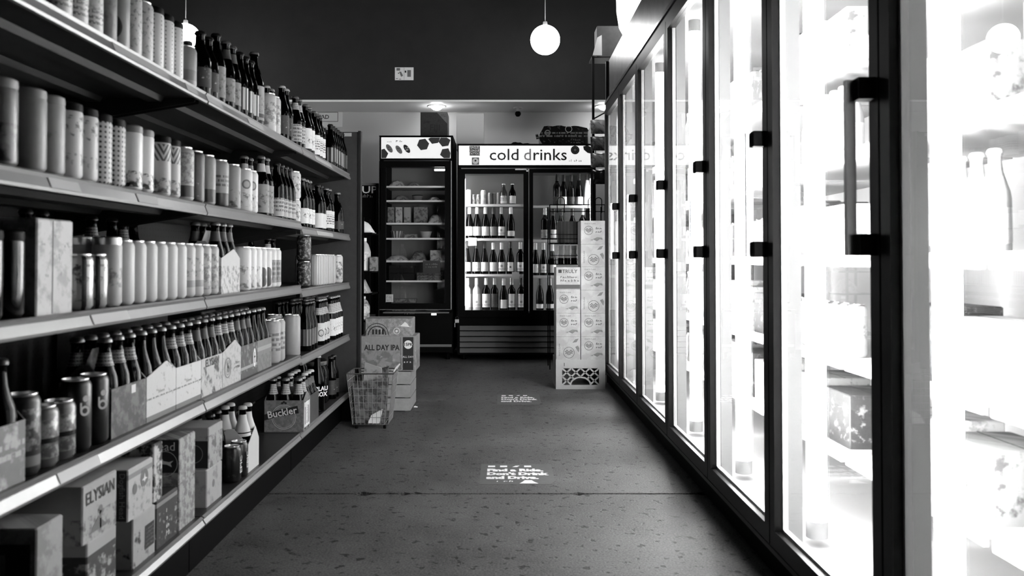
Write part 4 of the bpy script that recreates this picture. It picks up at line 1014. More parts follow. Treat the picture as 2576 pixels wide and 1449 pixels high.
for (a, b, ga, gb, py0, py1, gt) in ((1151, 1330, 1170, 1317, 425, 797, 437), (1331, 1499, 1341, 1486, 425, 797, 434)):
    d = MB(); A, B, g0, g1 = fx(a)+0.002, fx(b)-0.002, fx(ga), fx(gb); z0, z1, gz0, gz1 = fz(py1), fz(py0), fz(780), fz(gt)
    d.box(A, g0, y0, y1, z0, z1).box(g1, B, y0, y1, z0, z1).box(g0, g1, y0, y1, z0, gz0).box(g0, g1, y0, y1, gz1, z1)
    door = d.build('door', M_black, fr2)
    MB().box(g0, g1, YF-0.004, YF, gz0, gz1).build('glass_pane', M_glass, door)
    hx = B-0.03 if a < 1300 else A+0.012
    MB().box(hx, hx+0.016, y0-0.025, y0, 0.95, 1.35).build('handle', M_blackmetal, door)
    # lamp strip inside beside the door
    lx = g0-0.012 if a < 1300 else g1+0.012
    tb = MB().lathe([(0,0.5),(0.012,0.5),(0.012,1.68),(0,1.68)], 12, (lx, YF+0.045, 0)).build('light_tube', emit('lit fridge tube', 1.0, FRIDGE_L), fr2, True)
    MB().lathe([(0,1.68),(0.014,1.68),(0.014,1.72),(0,1.72)], 12, (lx, YF+0.045, 0)).build('lamp_socket', M_lightgrey, tb, True)
MB().box(fx(1296), fx(1328), y0-0.004, y0-0.001, fz(428), fz(424.5)).build('hinge_plate', M_white, fr2)
MB().box(fx(1324), fx(1329), y0-0.004, y0-0.001, fz(432), fz(424.5)).build('hinge_plate', M_white, fr2)
sh2 = [sz(py, SY) for py in (514, 600, 690)] + [0.4505]
for half, (a, b) in enumerate(((1162, 1326), (1336, 1492))):
    for k, z in enumerate(sh2[:3]):
        z = z - (0.012*half)
        s_ = MB().box(sx(a, SY), sx(b, SY), SY+0.01, SY+0.45, z-0.01, z-0.002).build('wire_shelf', M_white_in, fr2)
        MB().box(sx(a, SY), sx(b, SY), SY, SY+0.01, z-0.02, z+0.002).build('shelf_edge', M_white_in, s_)
wy = SY + 0.055
WX = lambda px: sx(px, wy)
W_l1 = plain('cream wine label', 0.6, 0.6, var=0.03)
W_l2 = label_mat('wine label with crest', 0.62, 0.15, [('disc', 0.3, 0.12, 0.08, 0.012), ('text', 0.2, 0.045, 0.06, 0.008, 150)], 0.6, R=0.038)
W_l3 = plain('grey wine label', 0.25, 0.6)
capw = plain('white capsule', 0.6, 0.4); capd = plain('dark capsule', 0.04, 0.4); capg = plain('grey capsule', 0.35, 0.35, 0.5)
def wine(px, lv, kind, label, lab, cap, half=0, glassm=None, lz=(0.03, 0.11), dy=0.0, group=None):
    z = sh2[lv] - (0.014*half if lv < 3 else 0) - (0.002 if lv < 3 else 0)
    bottle(label, group, WX(px), wy+dy, z, kind, glassm or M_green, lab, None, cap, lz, name='wine_bottle')
# top shelf, left door: cans and two stubby bottles
zz = sh2[0]-0.002
can('white slim can at the hinge side of the top fridge shelf', None, WX(1178), wy, zz, plain('white can coat', 0.75, 0.4), 0.145, 0.028)
for k, px in enumerate((1191, 1203)): can('grey short can between the white slim can and the pale tall can', 'grey short cans on the top fridge shelf', WX(px), wy+0.03, zz, label_mat('grey short can', 0.3, 0.12, [('blot', 0.15, 40, 0.5, 0.02, 0.1)]), 0.10, 0.021)
can('pale tall can in the middle of the top fridge shelf', None, WX(1216), wy, zz, C_paled, 0.14, 0.026)
for k, px in enumerate((1232, 1243, 1254)): can('slim dark-striped can on the top fridge shelf', 'slim striped cans on the top fridge shelf', WX(px), wy+0.02*(k % 2), zz, label_mat('slim striped can', 0.22, 0.5, [('vert', 0.5, 0.03, 0.18)]), 0.115, 0.0185)
for k, px in enumerate((1267, 1289)):
    bottle(('stubby bottle with grey jar-like top on the top fridge shelf', 'stubby bottle with black top and white label on the top fridge shelf')[k], None, WX(px), wy, zz, 'stubby', M_brown if k else plain('grey bottle', 0.08, 0.2), (L_white, plain('bright blank label', 0.68, 0.5))[k], None, M_white, (0.012, 0.085), name='drink_bottle')
kinds = [('burgundy', 'pale green'), ('burgundy', '')]
for px, kind, lab, cap, lb in ((1181, 'burgundy', W_l1, capw, 'wine bottle with cream label beside the hinge on the second fridge shelf'),
        (1200, 'burgundy', W_l1, capw, 'dark wine bottle with large cream label, second of its shelf from the hinge'),
        (1221, 'burgundy', W_l1, capw, 'dark wine bottle with cream label next to the grey-label one'),
        (1241, 'burgundy', W_l3, capd, 'dark wine bottle with grey label and dark capsule'),
        (1261, 'burgundy', W_l2, capg, 'wine bottle with crest label and grey capsule on the second fridge shelf'),
        (1285, 'burgundy', plain('short cream label', 0.58, 0.6), capw, 'wine bottle with short low label on the second fridge shelf')):
    wine(px, 1, kind, lb, lab, cap, lz=(0.03, 0.115) if px != 1285 else (0.025, 0.075), glassm=M_green)
for px, kind, lab, cap, lb in ((1175, 'riesling', W_l1, capd, 'slim wine bottle half hidden by the door edge on the third fridge shelf'),
        (1198, 'riesling', W_l2, capd, 'broad-shouldered dark wine bottle with crest label on the third fridge shelf'),
        (1219, 'riesling', W_l1, capd, 'dark wine bottle with two-part label on the third fridge shelf'),
        (1241, 'burgundy', W_l1, capw, 'wine bottle with low cream label and white capsule, third fridge shelf'),
        (1262, 'burgundy', W_l2, capw, 'wine bottle with crest label and white capsule, third fridge shelf'),
        (1284, 'riesling', label_mat('monogram label', 0.62, 0.1, [('disc', 0.1, 0.12, 0.07, 0.01)], 0.6, R=0.038), capd, 'dark wine bottle with monogram label, third fridge shelf'),
        (1309, 'bordeaux', W_l2, capw, 'straight wine bottle beside the door bar, third fridge shelf')):
    wine(px, 2, kind, lb, lab, cap, lz=(0.03, 0.115))
for px, kind, lab, cap, gl, lb in ((1176, 'bordeaux', W_l1, capw, M_clear, 'pale clear wine bottle beside the hinge at the fridge bottom'),
        (1199, 'bordeaux', W_l2, capw, M_clear, 'pale clear wine bottle with white label at the fridge bottom'),
        (1223, 'bordeaux', W_l2, capw, M_green, 'straight wine bottle with tall white label at the fridge bottom'),
        (1244, 'bordeaux', L_dark, capg, M_brown, 'dark wine bottle with dark pictured label at the fridge bottom'),
        (1267, 'burgundy', W_l1, capw, M_green, 'dark wine bottle with low grey-white label at the fridge bottom'),
        (1287, 'bordeaux', W_l2, capg, M_green, 'narrow wine bottle with tall label at the fridge bottom'),
        (1311, 'bordeaux', W_l2, capd, M_green, 'wine bottle cut by the door bar at the fridge bottom')):
    wine(px, 3, kind, lb, lab, cap, glassm=gl, lz=(0.03, 0.155) if kind == 'bordeaux' else (0.02, 0.10))
# right door
for px, kind, lab, cap, lb in ((1401, 'bordeaux', L_dark, capd, 'dark slim bottle on the top shelf behind the looped wire header'),
        (1418, 'burgundy', W_l1, capd, 'dark bottle with bright square label, fridge door beside the seltzer boxes, top shelf'),
        (1437, 'burgundy', L_dark, capd, 'dark bottle with dark label, fridge door beside the seltzer boxes, top shelf'),
        (1457, 'riesling', W_l1, capd, 'tall dark sloping bottle, fridge door beside the seltzer boxes, top shelf'),
        (1478, 'riesling', W_l1, capd, 'tall pale sloping bottle with bright label, fridge door beside the seltzer boxes')):
    wine(px, 0, kind, lb, lab, cap, 1, glassm=M_clear if px == 1478 else None, lz=(0.02, 0.09))
z = sh2[0]
for px, kind, lab, cap, lb in ((1371, 'bordeaux', L_grey, capw, 'bottle with bright outline and white cap, fridge door beside the seltzer boxes, second shelf'),
        (1392, 'burgundy', L_white2, capd, 'bottle with ragged white label, fridge door beside the seltzer boxes, second shelf'),
        (1412, 'burgundy', L_dark, capd, 'dark bottle behind the wire rack, fridge door beside the seltzer boxes, second shelf'),
        (1440, 'burgundy', L_dark, capd, 'dark sloping bottle behind the dark pack on the wire rack'),
        (1466, 'bordeaux', W_l3, capg, 'grey-label bottle partly behind the tall white box stack')):
    wine(px, 1, kind, lb, lab, cap, 1, lz=(0.02, 0.1))
for px, kind, lab, cap, lb in ((1347, 'riesling', W_l1, capw, 'slim bottle beside the door bar, fridge door beside the seltzer boxes, third shelf'),
        (1367, 'riesling', W_l2, capw, 'slim bottle with long white neck, fridge door beside the seltzer boxes, third shelf'),
        (1389, 'burgundy', W_l1, capw, 'sparkling bottle with pale foil neck, fridge door beside the seltzer boxes, third shelf')):
    wine(px, 2, kind, lb, lab, cap, 1, lz=(0.03, 0.11))
for px, lb in ((1358, 'sparkling bottle with low pale label, bottom of the fridge door beside seltzer boxes'), (1383, 'sparkling bottle with foil neck at the bottom of the fridge door beside the seltzer boxes')):
    wine(px, 3, 'burgundy', lb, W_l1, capw if px == 1383 else capd, 1, lz=(0.02, 0.06))
# tags hung on the shelf edges, on the glass
MB().box(sx(1178, SY), sx(1199, SY), SY-0.003, SY-0.001, sz(618, SY), sz(598, SY)).build('shelf_tag', M_white, fr2)
MB().box(sx(1288, SY), sx(1306, SY), SY-0.003, SY-0.001, sz(702, SY), sz(684, SY)).build('shelf_tag', M_lightgrey, fr2)
t = thing('padlock', 'small padlock with key hanging at the double fridge base', 'padlock', (fx(1150), YF-0.004, fz(806)))
MB().box(-0.018, 0.018, -0.016, 0.0, -0.02, 0.012).build('lock_body', M_lightgrey, t)
MB().tube([(-0.012,-0.008,0.01),(-0.012,-0.008,0.03),(0,-0.008,0.038),(0.012,-0.008,0.03),(0.012,-0.008,0.01)], 0.003).build('shackle', M_steel, t)
MB().box(-0.022, -0.016, -0.012, -0.009, -0.06, -0.02).build('key', M_lightgrey, t)

# ------------------------------------------------------------------ on top of the fridges and on the walls
Yt = 8.0
z1 = fz(340)
t = carton('water_carton', 'dark carton with short capitals and lighter corner on the single fridge', 'carton', sx(1057, Yt), sx(1125, Yt), Yt, Yt+0.25, z1, sz(281, Yt)-z1, label_mat('dark water carton', 0.05, 0.1, [('blot', 0.03, 20, 0.6, 0.0, 0.3)], 0.6, flat=True))
text(t, 'FIJI', FY, (0.01, -t['dy'], 0.115), 0.085, M_ink, bold=0.001)
decal(t, FY, (0, -t['dy'], 0), [[(0.03, t['h']-0.004), (t['dx']-0.003, t['h']-0.004), (t['dx']-0.003, t['h']-0.11)]], M_midink, 'corner_print')
scribble(t, FY, (0.09, -t['dy'], t['h']-0.035), 0.05, 0.03, 2, M_ink, off=0.0016)
decal(t, FY, (-0.06, -t['dy'], 0.17), [[(-0.03,0.0),(0.0,0.012),(0.03,0.004),(0.012,-0.004),(0.02,-0.014),(-0.004,-0.006)]], M_ink, 'leaf_print')
z2 = fz(361)
carton('white_box', 'blank white box standing on the double fridge beside the water carton', 'box', sx(1148, 8.12), sx(1217, 8.12), 8.12, 8.32, z2, sz(284, 8.12)-z2, plain('blank white card', 0.6, 0.7))
t = thing('snack_multipack', 'dark plastic-wrapped snack multipack lying on the double fridge', 'multipack', (sx(1422, 7.95), 8.0, z2))
P_mp = label_mat('dark wrapped print', 0.018, 0.3, [('blot', 0.12, 34, 0.6, 0.02, 0.22), ('text', 0.2, 0.09, 0.14, 0.03, 40)], 0.18, flat=True)
mb = MB(); hw = 0.245
pts = []
for k in range(13):
    a = -hw + 2*hw*k/12; e = 0.0 if k in (0, 12) else (0.85 if k in (1, 11) else 1.0)
    pts.append((a, 0.115+0.085*e + (0.006*math.sin(k*1.7) - 0.012*k/12 if e else 0)))
n = len(pts)
for yy, sc_ in ((-0.1, 0.96), (0.1, 0.96)):
    for a, h in pts: mb.v += [(a, yy, 0.0 if abs(a) < hw else 0.06), (a, yy, h)]
for k in range(n-1):
    a = 2*k; b = 2*n + 2*k
    mb.f += [(a, a+2, a+3, a+1), (b, b+1, b+3, b+2), (a+1, a+3, b+3, b+1), (a, b, b+2, a+2)]
mb.f += [(0, 1, 2*n+1, 2*n), (2*n-2, 4*n-2, 4*n-1, 2*n-1)]
mb.build('wrapped_pack', P_mp, t)
decal(t, FY, (0.03, -0.1, 0.165), ringp(0,0,0.028,0.033,20), M_lightgrey, off=0.002)
decal(t, FY, (-0.17, -0.1, 0.13), ringp(0,0,0.018,0.028,16), M_midink, off=0.002)
scribble(t, FY, (0.02, -0.1, 0.105), 0.2, 0.035, 1, M_midink, off=0.002)
scribble(t, FY, (0.1, -0.1, 0.05), 0.1, 0.05, 2, M_midink, off=0.002)
MB().tube([(-0.245,0,0.1),(-0.262,0.0,0.09),(-0.268,0.0,0.13)], 0.014, 7).build('twisted_end', P_mp, t)
t = thing('plastic_wrap', 'crumpled dark plastic wrap lying low on the double fridge', 'wrapping', (sx(1306, 7.9), 7.93, z2))
mb = MB(); rs = random.Random(5)
for k in range(14):
    a = -0.15+0.3*k/13; h = 0.012+0.03*math.sin(PI*k/13)*rs.uniform(0.6,1.2)
    mb.v += [(a,-0.05,0),(a,-0.02,h),(a,0.03,h*rs.uniform(0.6,1)),(a,0.06,0)]
for k in range(13):
    for q in range(3): mb.f.append((4*k+q, 4*k+4+q, 4*k+5+q, 4*k+1+q))
    mb.f.append((4*k+3, 4*k+7, 4*k+4, 4*k))
mb.build('film', M_black, t)
bottle('white squeeze bottle standing on the double fridge by the multipack', None, sx(1488, 7.78), 7.78, z2, 'stubby', plain('white squeeze plastic', 0.75, 0.4), None, None, M_white, name='squeeze_bottle')
t = thing('wall_card', 'small pale picture card fixed high on the dark wall', 'card', (sx(1016, SOF_Y), SOF_Y, sz(184, SOF_Y)))
MB().box(-0.09, 0.09, -0.006, 0.0, -0.062, 0.062).build('card', M_paper, t)
decal(t, FY, (0, -0.006, 0), [rect(-0.075,-0.04,0.03,0.055), rect(0.03,0.065,-0.03,0.035), [(-0.05,0.02),(-0.03,0.02),(-0.01,-0.02),(-0.03,-0.03)]], M_midgrey, 'picture_print')
decal(t, FY, (0, -0.006, 0), [rect(-0.001,0.001,-0.06,0.06), rect(-0.08,-0.06,-0.05,-0.045), rect(-0.05,-0.03,-0.055,-0.05), rect(0.005,0.02,0.01,0.03), rect(-0.06,-0.05,0.0,0.01)], M_ink, 'dark_print', off=0.001)
Yw = YB-0.002
t = thing('wall_sign', 'white notice board with outlined lettering on the back wall', 'sign', (sx(820, Yw), Yw, sz(297, Yw)))
MB().box(-0.17, 0.165, -0.01, 0.0, -0.09, 0.085).build('board', plain('notice board', 0.66, 0.6), t)
decal(t, FY, (0, -0.01, 0.012), stroke([(-0.15,-0.045),(0.12,-0.045),(0.12,0.05),(-0.15,0.05),(-0.15,-0.045)], 0.006), M_midink, 'outline')
text(t, 'READ', FY, (-0.045, -0.01, 0.012), 0.06, M_ink, bold=0.0008)
scribble(t, FY, (0.04, -0.01, -0.06), 0.04, 0.015, 1, M_midink)
t = thing('chalkboard', 'tall black chalkboard with chalk capitals beside the single fridge', 'chalkboard', (sx(905, 7.95), 7.95, 0))
MB().box(-0.17, 0.165, 0, 0.02, sz(790, 7.95), sz(466, 7.95)).build('board', M_black, t)
for sg in (-1, 1): MB().box(0.165*sg-0.012, 0.165*sg+0.012, -0.006, 0.026, 0.0, sz(464, 7.95)+0.01).build('frame_rail', M_darkmetal, t)
MB().box(-0.177, 0.177, -0.006, 0.026, sz(466, 7.95), sz(464, 7.95)+0.012).build('frame_rail', M_midgrey, t)
text(t, 'SOUP', FY, (0.012, 0.0, sz(478, 7.95)), 0.095, M_paper, bold=0.001, wide=1.3)
scribble(t, FY, (0.055, 0.0, sz(493, 7.95)), 0.15, 0.045, 1, M_midink)

# snack rack just past the end panel
Yk = 6.4
kx0, kx1 = sx(850, Yk), sx(913, Yk)
rk = thing('snack_rack', 'black metal snack rack half hidden behind the shelving end panel', 'rack', (0,0,0))
for xx in (kx0, kx1):
    for yy in (Yk, Yk+0.3): MB().box(xx-0.008, xx+0.008, yy-0.008, yy+0.008, 0, 1.25).build('post', M_blackmetal, rk)
kz = [sz(806, Yk), sz(738, Yk), sz(682, Yk), sz(585, Yk)]
for z in kz: MB().box(kx0-0.008, kx1+0.07, Yk-0.01, Yk+0.31, z-0.012, z).build('shelf', M_blackmetal, rk)
def jug(label, X, Y, Z, h, r, mat):
    t = thing('drink_jug', label, 'jug', (X, Y, Z))
    MB().lathe([(0,0.002),(r*0.85,0),(r,0.008),(r*0.97,h*0.3),(r,h*0.45),(r,h*0.6),(r*0.7,h*0.8),(r*0.38,h*0.9),(r*0.36,h*0.92),(0,h*0.92)], 22).build('jug_body', mat, t, True)
    MB().lathe([(0,h*0.9),(r*0.45,h*0.9),(r*0.45,h),(0,h)], 18).build('screw_cap', M_white, t, True)
    MB().lathe([(r*1.012,h*0.3),(r*1.012,h*0.58)], 22).build('jug_label', P2, t, True)
jug('clear drink jug with white cap, higher one on the snack rack', sx(909, Yk), Yk+0.09, kz[2], sz(598, Yk)-kz[2], 0.058, M_clear)
jug('clear drink jug with white cap, lower one on the snack rack', sx(907, Yk), Yk+0.09, kz[0], sz(740, Yk)-kz[0]-0.02, 0.058, label_mat('clear jug pattern', 0.4, 0.15, [('blot', 0.2, 30, 0.5, 0.0, 0.2)], 0.2))
packet('white crumpled snack bag on the upper shelf of the snack rack', sx(905, Yk), Yk+0.12, kz[3], 0.16, 0.2, 0.10, M_paper, name='snack_bag', cat='bag', seed=11)
carton('snack_box', 'grey snack box with small label beside the higher jug', 'box', sx(928, Yk), sx(946, Yk), Yk+0.02, Yk+0.12, kz[2], 0.11, P1)
packet('pale snack bag below the grey snack box on the rack', sx(900, Yk), Yk+0.12, kz[1], 0.13, 0.2, 0.12, P2, name='snack_bag', cat='bag', seed=12)
t = thing('wall_pipe', 'short pale pipe low between the chalkboard and the fridge', 'pipe', (sx(935, 8.2), 8.2, sz(767, 8.2)))
MB().tube([(-0.12,0,0),(0.06,0,0)], 0.012, 10).build('pipe_run', M_lightgrey, t)
MB().tube([(-0.1,0,0),(-0.1,0,-sz(767, 8.2))], 0.012, 10).build('pipe_leg', M_lightgrey, t)

# ------------------------------------------------------------------ boxes on a wooden crate and the wire basket
Yc = 5.10
wx0, wx1 = sx(905, Yc), sx(1028, Yc)
zc = sz(932, Yc)
t = thing('wooden_crate', 'worn pale wooden crate on the floor carrying two beer boxes', 'crate', (0,0,0))
for k in range(3):
    h0 = 0.005+k*(zc-0.005)/3; h1 = h0+(zc-0.005)/3-0.006
    MB().box(wx0, wx1, Yc, Yc+0.012, h0, h1).build('front_board', M_wood, t)
    MB().box(wx0, wx1, Yc+0.33, Yc+0.342, h0, h1).build('back_board', M_wood, t)
    MB().box(wx1-0.0, wx1+0.012, Yc+0.001, Yc+0.341, h0, h1).build('side_board', M_wood, t)
    MB().box(wx0-0.012, wx0, Yc+0.001, Yc+0.341, h0, h1).build('side_board', M_wood, t)
for xx in (wx0+0.001, wx1-0.021):
    for yy in (Yc+0.0125, Yc+0.3095): MB().box(xx, xx+0.02, yy, yy+0.02, 0.0, zc-0.006).build('corner_post', M_wood, t)
MB().box(wx0, wx1, Yc+0.013, Yc+0.329, 0.006, 0.016).build('bottom_board', M_wood, t)
B_ipa = label_mat('grey landscape box', 0.27, 0.1, [('blot', 0.18, 18, 0.52, 0.0, 0.12), ('blot', 0.34, 26, 0.6, 0.0, 0.3)], 0.6, flat=True)
bx0, bx1 = sx(905, Yc), sx(1047, Yc)
t = carton('beer_case', 'large grey beer box lettered in dark capitals on the wooden crate', 'beer box', bx0, bx1, Yc-0.005, Yc+0.24, zc, sz(845, Yc)-zc, B_ipa)
text(t, 'ALL DAY IPA', FY, (-0.035, -t['dy'], 0.14), 0.042, M_ink, bold=0.0012, wide=0.9, tall=1.1)
decal(t, FY, (0.125, -t['dy'], 0.105), [rect(-0.032, 0.032, -0.1, 0.1)], M_ink, 'dark_side_band')
decal(t, FY, (0.125, -t['dy'], 0.16), [circ(0,0,0.026)], M_paleink, 'round_badge', off=0.0014)
text(t, '15PK', FY, (0.125, -t['dy'], 0.16), 0.026, M_ink, off=0.002, bold=0.0006)
text(t, 'ALL DAY', FY, (0.125, -t['dy'], 0.085), 0.017, M_paleink, off=0.002)
scribble(t, FY, (0.125, -t['dy'], 0.055), 0.05, 0.02, 1, M_paleink, off=0.002)
decal(t, FY, (0.078, -t['dy'], 0.105), [rect(-0.001,0.001,-0.1,0.1)], M_ink, 'panel_line')
decal(t, FY, (-0.03, -t['dy'], 0.07), ringp(-0.02,0.02,0.03,0.032,16,0,PI) + [[(0.01,-0.01),(0.06,0.02),(0.06,-0.02)], [(-0.12,-0.02),(-0.05,0.0),(-0.06,-0.05)]], M_midink, 'canoe_print')
zt2 = sz(845, Yc)
t = carton('beer_case', 'flat pale beer box with half-round badge on top of the large box', 'beer box', sx(919, Yc), sx(1036, Yc), Yc+0.005, Yc+0.2, zt2, sz(801, Yc)-zt2, label_mat('pale marbled box', 0.3, 0.12, [('blot', 0.22, 40, 0.5, 0.0, 0.3), ('blot', 0.4, 40, 0.62, 0.0, 0.3, 5.0)], 0.6, flat=True))
decal(t, FY, (-0.07, -t['dy'], 0.006), ringp(0,0,0.05,0.056,20,0,PI) + ringp(0,0,0.068,0.072,20,0,PI) + [rect(-0.03+0.02*k,-0.018+0.02*k,0.004,0.034) for k in range(4)], M_ink)
decal(t, FY, (0.05, -t['dy'], 0.03), ringp(0,0,0.017,0.02,16) + [circ(0,0,0.007,8)], M_paleink)
decal(t, FY, (0.1, -t['dy'], 0.06), [[(-0.03,0),(0.03,-0.006),(0.012,0.018),(0,0.026),(-0.012,0.014)]], M_paleink, 'cap_print')
# wire hand basket in front of the panel
bY0, bY1 = 4.56, 4.79
rx0, rx1 = sx(873, bY0), sx(990, bY0); rz = 0.302; qx0, qx1 = rx0+0.03, rx1-0.03; qz = 0.022
bk = thing('wire_basket', 'small tapered wire basket full of papers on the floor', 'basket', (0,0,0))
def lerp(a, b, t): return a+(b-a)*t
MB().tube([(rx0,bY0,rz),(rx1,bY0,rz),(rx1,bY1,rz),(rx0,bY1,rz)], 0.004, 6, True).build('rim', M_steel, bk)
MB().tube([(qx0,bY0+0.02,qz),(qx1,bY0+0.02,qz),(qx1,bY1-0.02,qz),(qx0,bY1-0.02,qz)], 0.003, 6, True).build('base_ring', M_steel, bk)
M_wire = plain('thin grey wire', 0.4, 0.35, 0.6)
for k in range(10):
    u = k/9
    for (ya, yb) in ((bY0, bY0+0.02), (bY1, bY1-0.02)):
        MB().tube([(lerp(rx0,rx1,u),ya,rz),(lerp(qx0,qx1,u),yb,qz)], 0.0014, 4).build('wire', M_wire, bk)
    MB().tube([(lerp(qx0,qx1,u),bY0+0.02,qz),(lerp(qx0,qx1,u),bY1-0.02,qz)], 0.0014, 4).build('wire', M_wire, bk)
for k in range(1, 7):
    u = k/7
    a0, a1 = lerp(qx0,rx0,u), lerp(qx1,rx1,u); c0, c1 = bY0+0.02*(1-u), bY1-0.02*(1-u); zz = lerp(qz, rz, u)
    MB().tube([(a0,c0,zz),(a1,c0,zz),(a1,c1,zz),(a0,c1,zz)], 0.0014, 4, True).build('wire', M_wire, bk)
for k in range(1, 8):
    u = k/8; ya = lerp(bY0,bY1,u); yb = lerp(bY0+0.02,bY1-0.02,u)
    for a, b in ((rx0,qx0),(rx1,qx1)): MB().tube([(a,ya,rz),(b,yb,qz)], 0.0014, 4).build('wire', M_wire, bk)
for xx in (qx0+0.02, qx1-0.02):
    for yy in (bY0+0.03, bY1-0.03): MB().lathe([(0,0),(0.008,0),(0.008,qz-0.003),(0,qz-0.003)], 8, (xx,yy,0)).build('foot', M_black, bk)
MB().tube([(rx1-0.004,bY0+0.04,rz+0.006),(rx1+0.012,bY0+0.05,rz+0.03),(rx1+0.012,bY1-0.05,rz+0.03),(rx1-0.004,bY1-0.04,rz+0.006)], 0.005, 6).build('handle', M_lightgrey, bk)
def sheet(name, label, cat, pts, th, mat):
    """thin folded paper thing given by its corner points (front outline), thickened along Y"""
    t = thing(name, label, cat, (pts[0][0], pts[0][1], pts[0][2])); o = Vector(pts[0]); mb = MB(); n = len(pts)
    for e in (0, th):
        for p in pts: mb.v.append((p[0]-o.x, p[1]-o.y+e, p[2]-o.z))
    mb.f.append(tuple(range(n-1,-1,-1))); mb.f.append(tuple(range(n,2*n)))
    for j in range(n): mb.f.append((j, (j+1) % n, n+(j+1) % n, n+j))
    mb.build('paper_body', mat, t); return t
P_mag = label_mat('grey magazine print', 0.2, 0.05, [('blot', 0.07, 26, 0.5, -1, 1), ('blot', 0.25, 50, 0.62, -1, 1)], 0.5, flat=True)
bw = rx1-rx0
sheet('magazine', 'dark grey magazine standing in the wire basket', 'magazine', [(rx0+0.04,bY0+0.05,qz+0.003),(rx1-0.05,bY0+0.05,qz+0.003),(rx1-0.035,bY0+0.08,0.27),(rx0+0.02,bY0+0.08,0.24)], 0.012, P_mag)
t = sheet('paper_bag', 'pale folded paper bag sticking out of the wire basket', 'bag', [(rx0+0.05,bY0+0.12,qz+0.003),(rx1-0.07,bY0+0.12,qz+0.003),(rx1-0.085,bY0+0.14,0.315),(rx0+0.075,bY0+0.15,0.345)], 0.02, label_mat('pale bag', 0.34, 0.2, [('blot', 0.2, 20, 0.56, -1, 1)], 0.6, flat=True))
sheet('paper_slip', 'small white paper slip low in the wire basket', 'paper', [(rx0+0.11,bY0+0.03,qz+0.006),(rx1-0.08,bY0+0.035,qz+0.004),(rx1-0.06,bY0+0.03,qz+0.085),(rx0+0.13,bY0+0.035,qz+0.05)], 0.003, M_paper)
sheet('newspaper', 'folded grey newspaper leaning at the back of the wire basket', 'newspaper', [(rx0+0.06,bY0+0.165,qz+0.003),(rx1-0.06,bY0+0.165,qz+0.003),(rx1-0.05,bY0+0.19,0.32),(rx0+0.03,bY0+0.19,0.27)], 0.014, P_mag)

# ------------------------------------------------------------------ white milk crate with stacked seltzer boxes
Ym = 5.98
mx0, mx1, mzt = sx(1398, Ym), sx(1522, Ym), sz(904, Ym)
M_crate = plain('white crate plastic', 0.34, 0.45, var=0.04)
t = thing('milk_crate', 'white plastic milk crate with diamond lattice under the seltzer boxes', 'crate', (0,0,0))
dp = 0.34; th = 0.012
la, lb = mx0+0.045, mx1-0.045; lz0, lz1 = 0.03, mzt-0.062
fb = MB()
for (a, b, z0, z1) in ((mx0, mx1, 0, lz0), (mx0, mx1, lz1, mzt), (mx0, la, lz0, lz1), (lb, mx1, lz0, lz1)): fb.box(a, b, Ym, Ym+th, z0, z1)
fb.build('front_wall', M_crate, t)
MB().box(mx0, mx1, Ym+dp-th, Ym+dp, 0, mzt).build('back_wall', M_crate, t)
MB().box(mx0, mx0+th, Ym+th, Ym+dp-th, 0, mzt).build('side_wall', M_crate, t)
MB().box(mx1-th, mx1, Ym+th, Ym+dp-th, 0, mzt).build('side_wall', M_crate, t)
MB().box(mx0+th, mx1-th, Ym+th, Ym+dp-th, 0.0, 0.01).build('crate_floor', M_crate, t)
MB().box(mx0+th, mx1-th, Ym+th, Ym+dp-th, mzt-0.02, mzt-0.001).build('support_board', M_cardboard, t)
W_, H_ = lb-la, lz1-lz0
def bar(p, q):
    (a0, b0), (a1, b1) = p, q; dx, dy = a1-a0, b1-b0; L = math.hypot(dx, dy); nx, ny = -dy/L*0.0055, dx/L*0.0055
    n = 24; mb = MB(); run = None
    def inside(u): return ((a0+dx*u-W_/2)/0.072)**2 + ((b0+dy*u)/0.055)**2 < 1
    def flush(u0, u1):
        c0, d0, c1, d1 = a0+dx*u0, b0+dy*u0, a0+dx*u1, b0+dy*u1
        MB().prism([(c0+nx,d0+ny),(c0-nx,d0-ny),(c1-nx,d1-ny),(c1+nx,d1+ny)], (la, Ym+0.002, lz0), (1,0,0), (0,0,1), (0,1,0), 0.009).build('lattice_bar', M_crate, t)
    for k in range(n):
        if not inside((k+0.5)/n):
            if run is None: run = k/n
        elif run is not None: flush(run, k/n); run = None
    if run is not None: flush(run, 1.0)
cell = W_/4
for k in range(-2, 5):
    for s in (1, -1):
        a0 = k*cell + (0 if s > 0 else H_*cell/(H_/2)); p = [(k*cell, 0.0 if s > 0 else H_), (k*cell+2*cell, H_ if s > 0 else 0.0)]
        (a, b), (c_, d_) = p
        if c_ <= 0 or a >= W_: continue
        m_ = (d_-b)/(c_-a)
        if a < 0: b += m_*(0-a); a = 0
        if c_ > W_: d_ += m_*(W_-c_); c_ = W_
        bar((a, b), (c_, d_))
arc = [(W_/2+0.066*math.cos(PI*k/12), 0.05*math.sin(PI*k/12)) for k in range(13)]
ab = MB()
for p, q in zip(arc, arc[1:]):
    ab.prism([p, q, (W_/2+(q[0]-W_/2)*1.18, q[1]*1.2), (W_/2+(p[0]-W_/2)*1.18, p[1]*1.2)], (la, Ym+0.001, lz0), (1,0,0), (0,0,1), (0,1,0), 0.012)
ab.build('hand_hold_arch', M_crate, t)
decal(t, FY, (mx0+0.06, Ym, mzt-0.035), [rect(-0.002, 0.002, -0.012, 0.012)], M_ink, 'scratch')
B_w = label_mat('white seltzer box', 0.36, 0.3, [('blot', 0.31, 14, 0.5, 0.0, 0.2)], 0.55, flat=True)
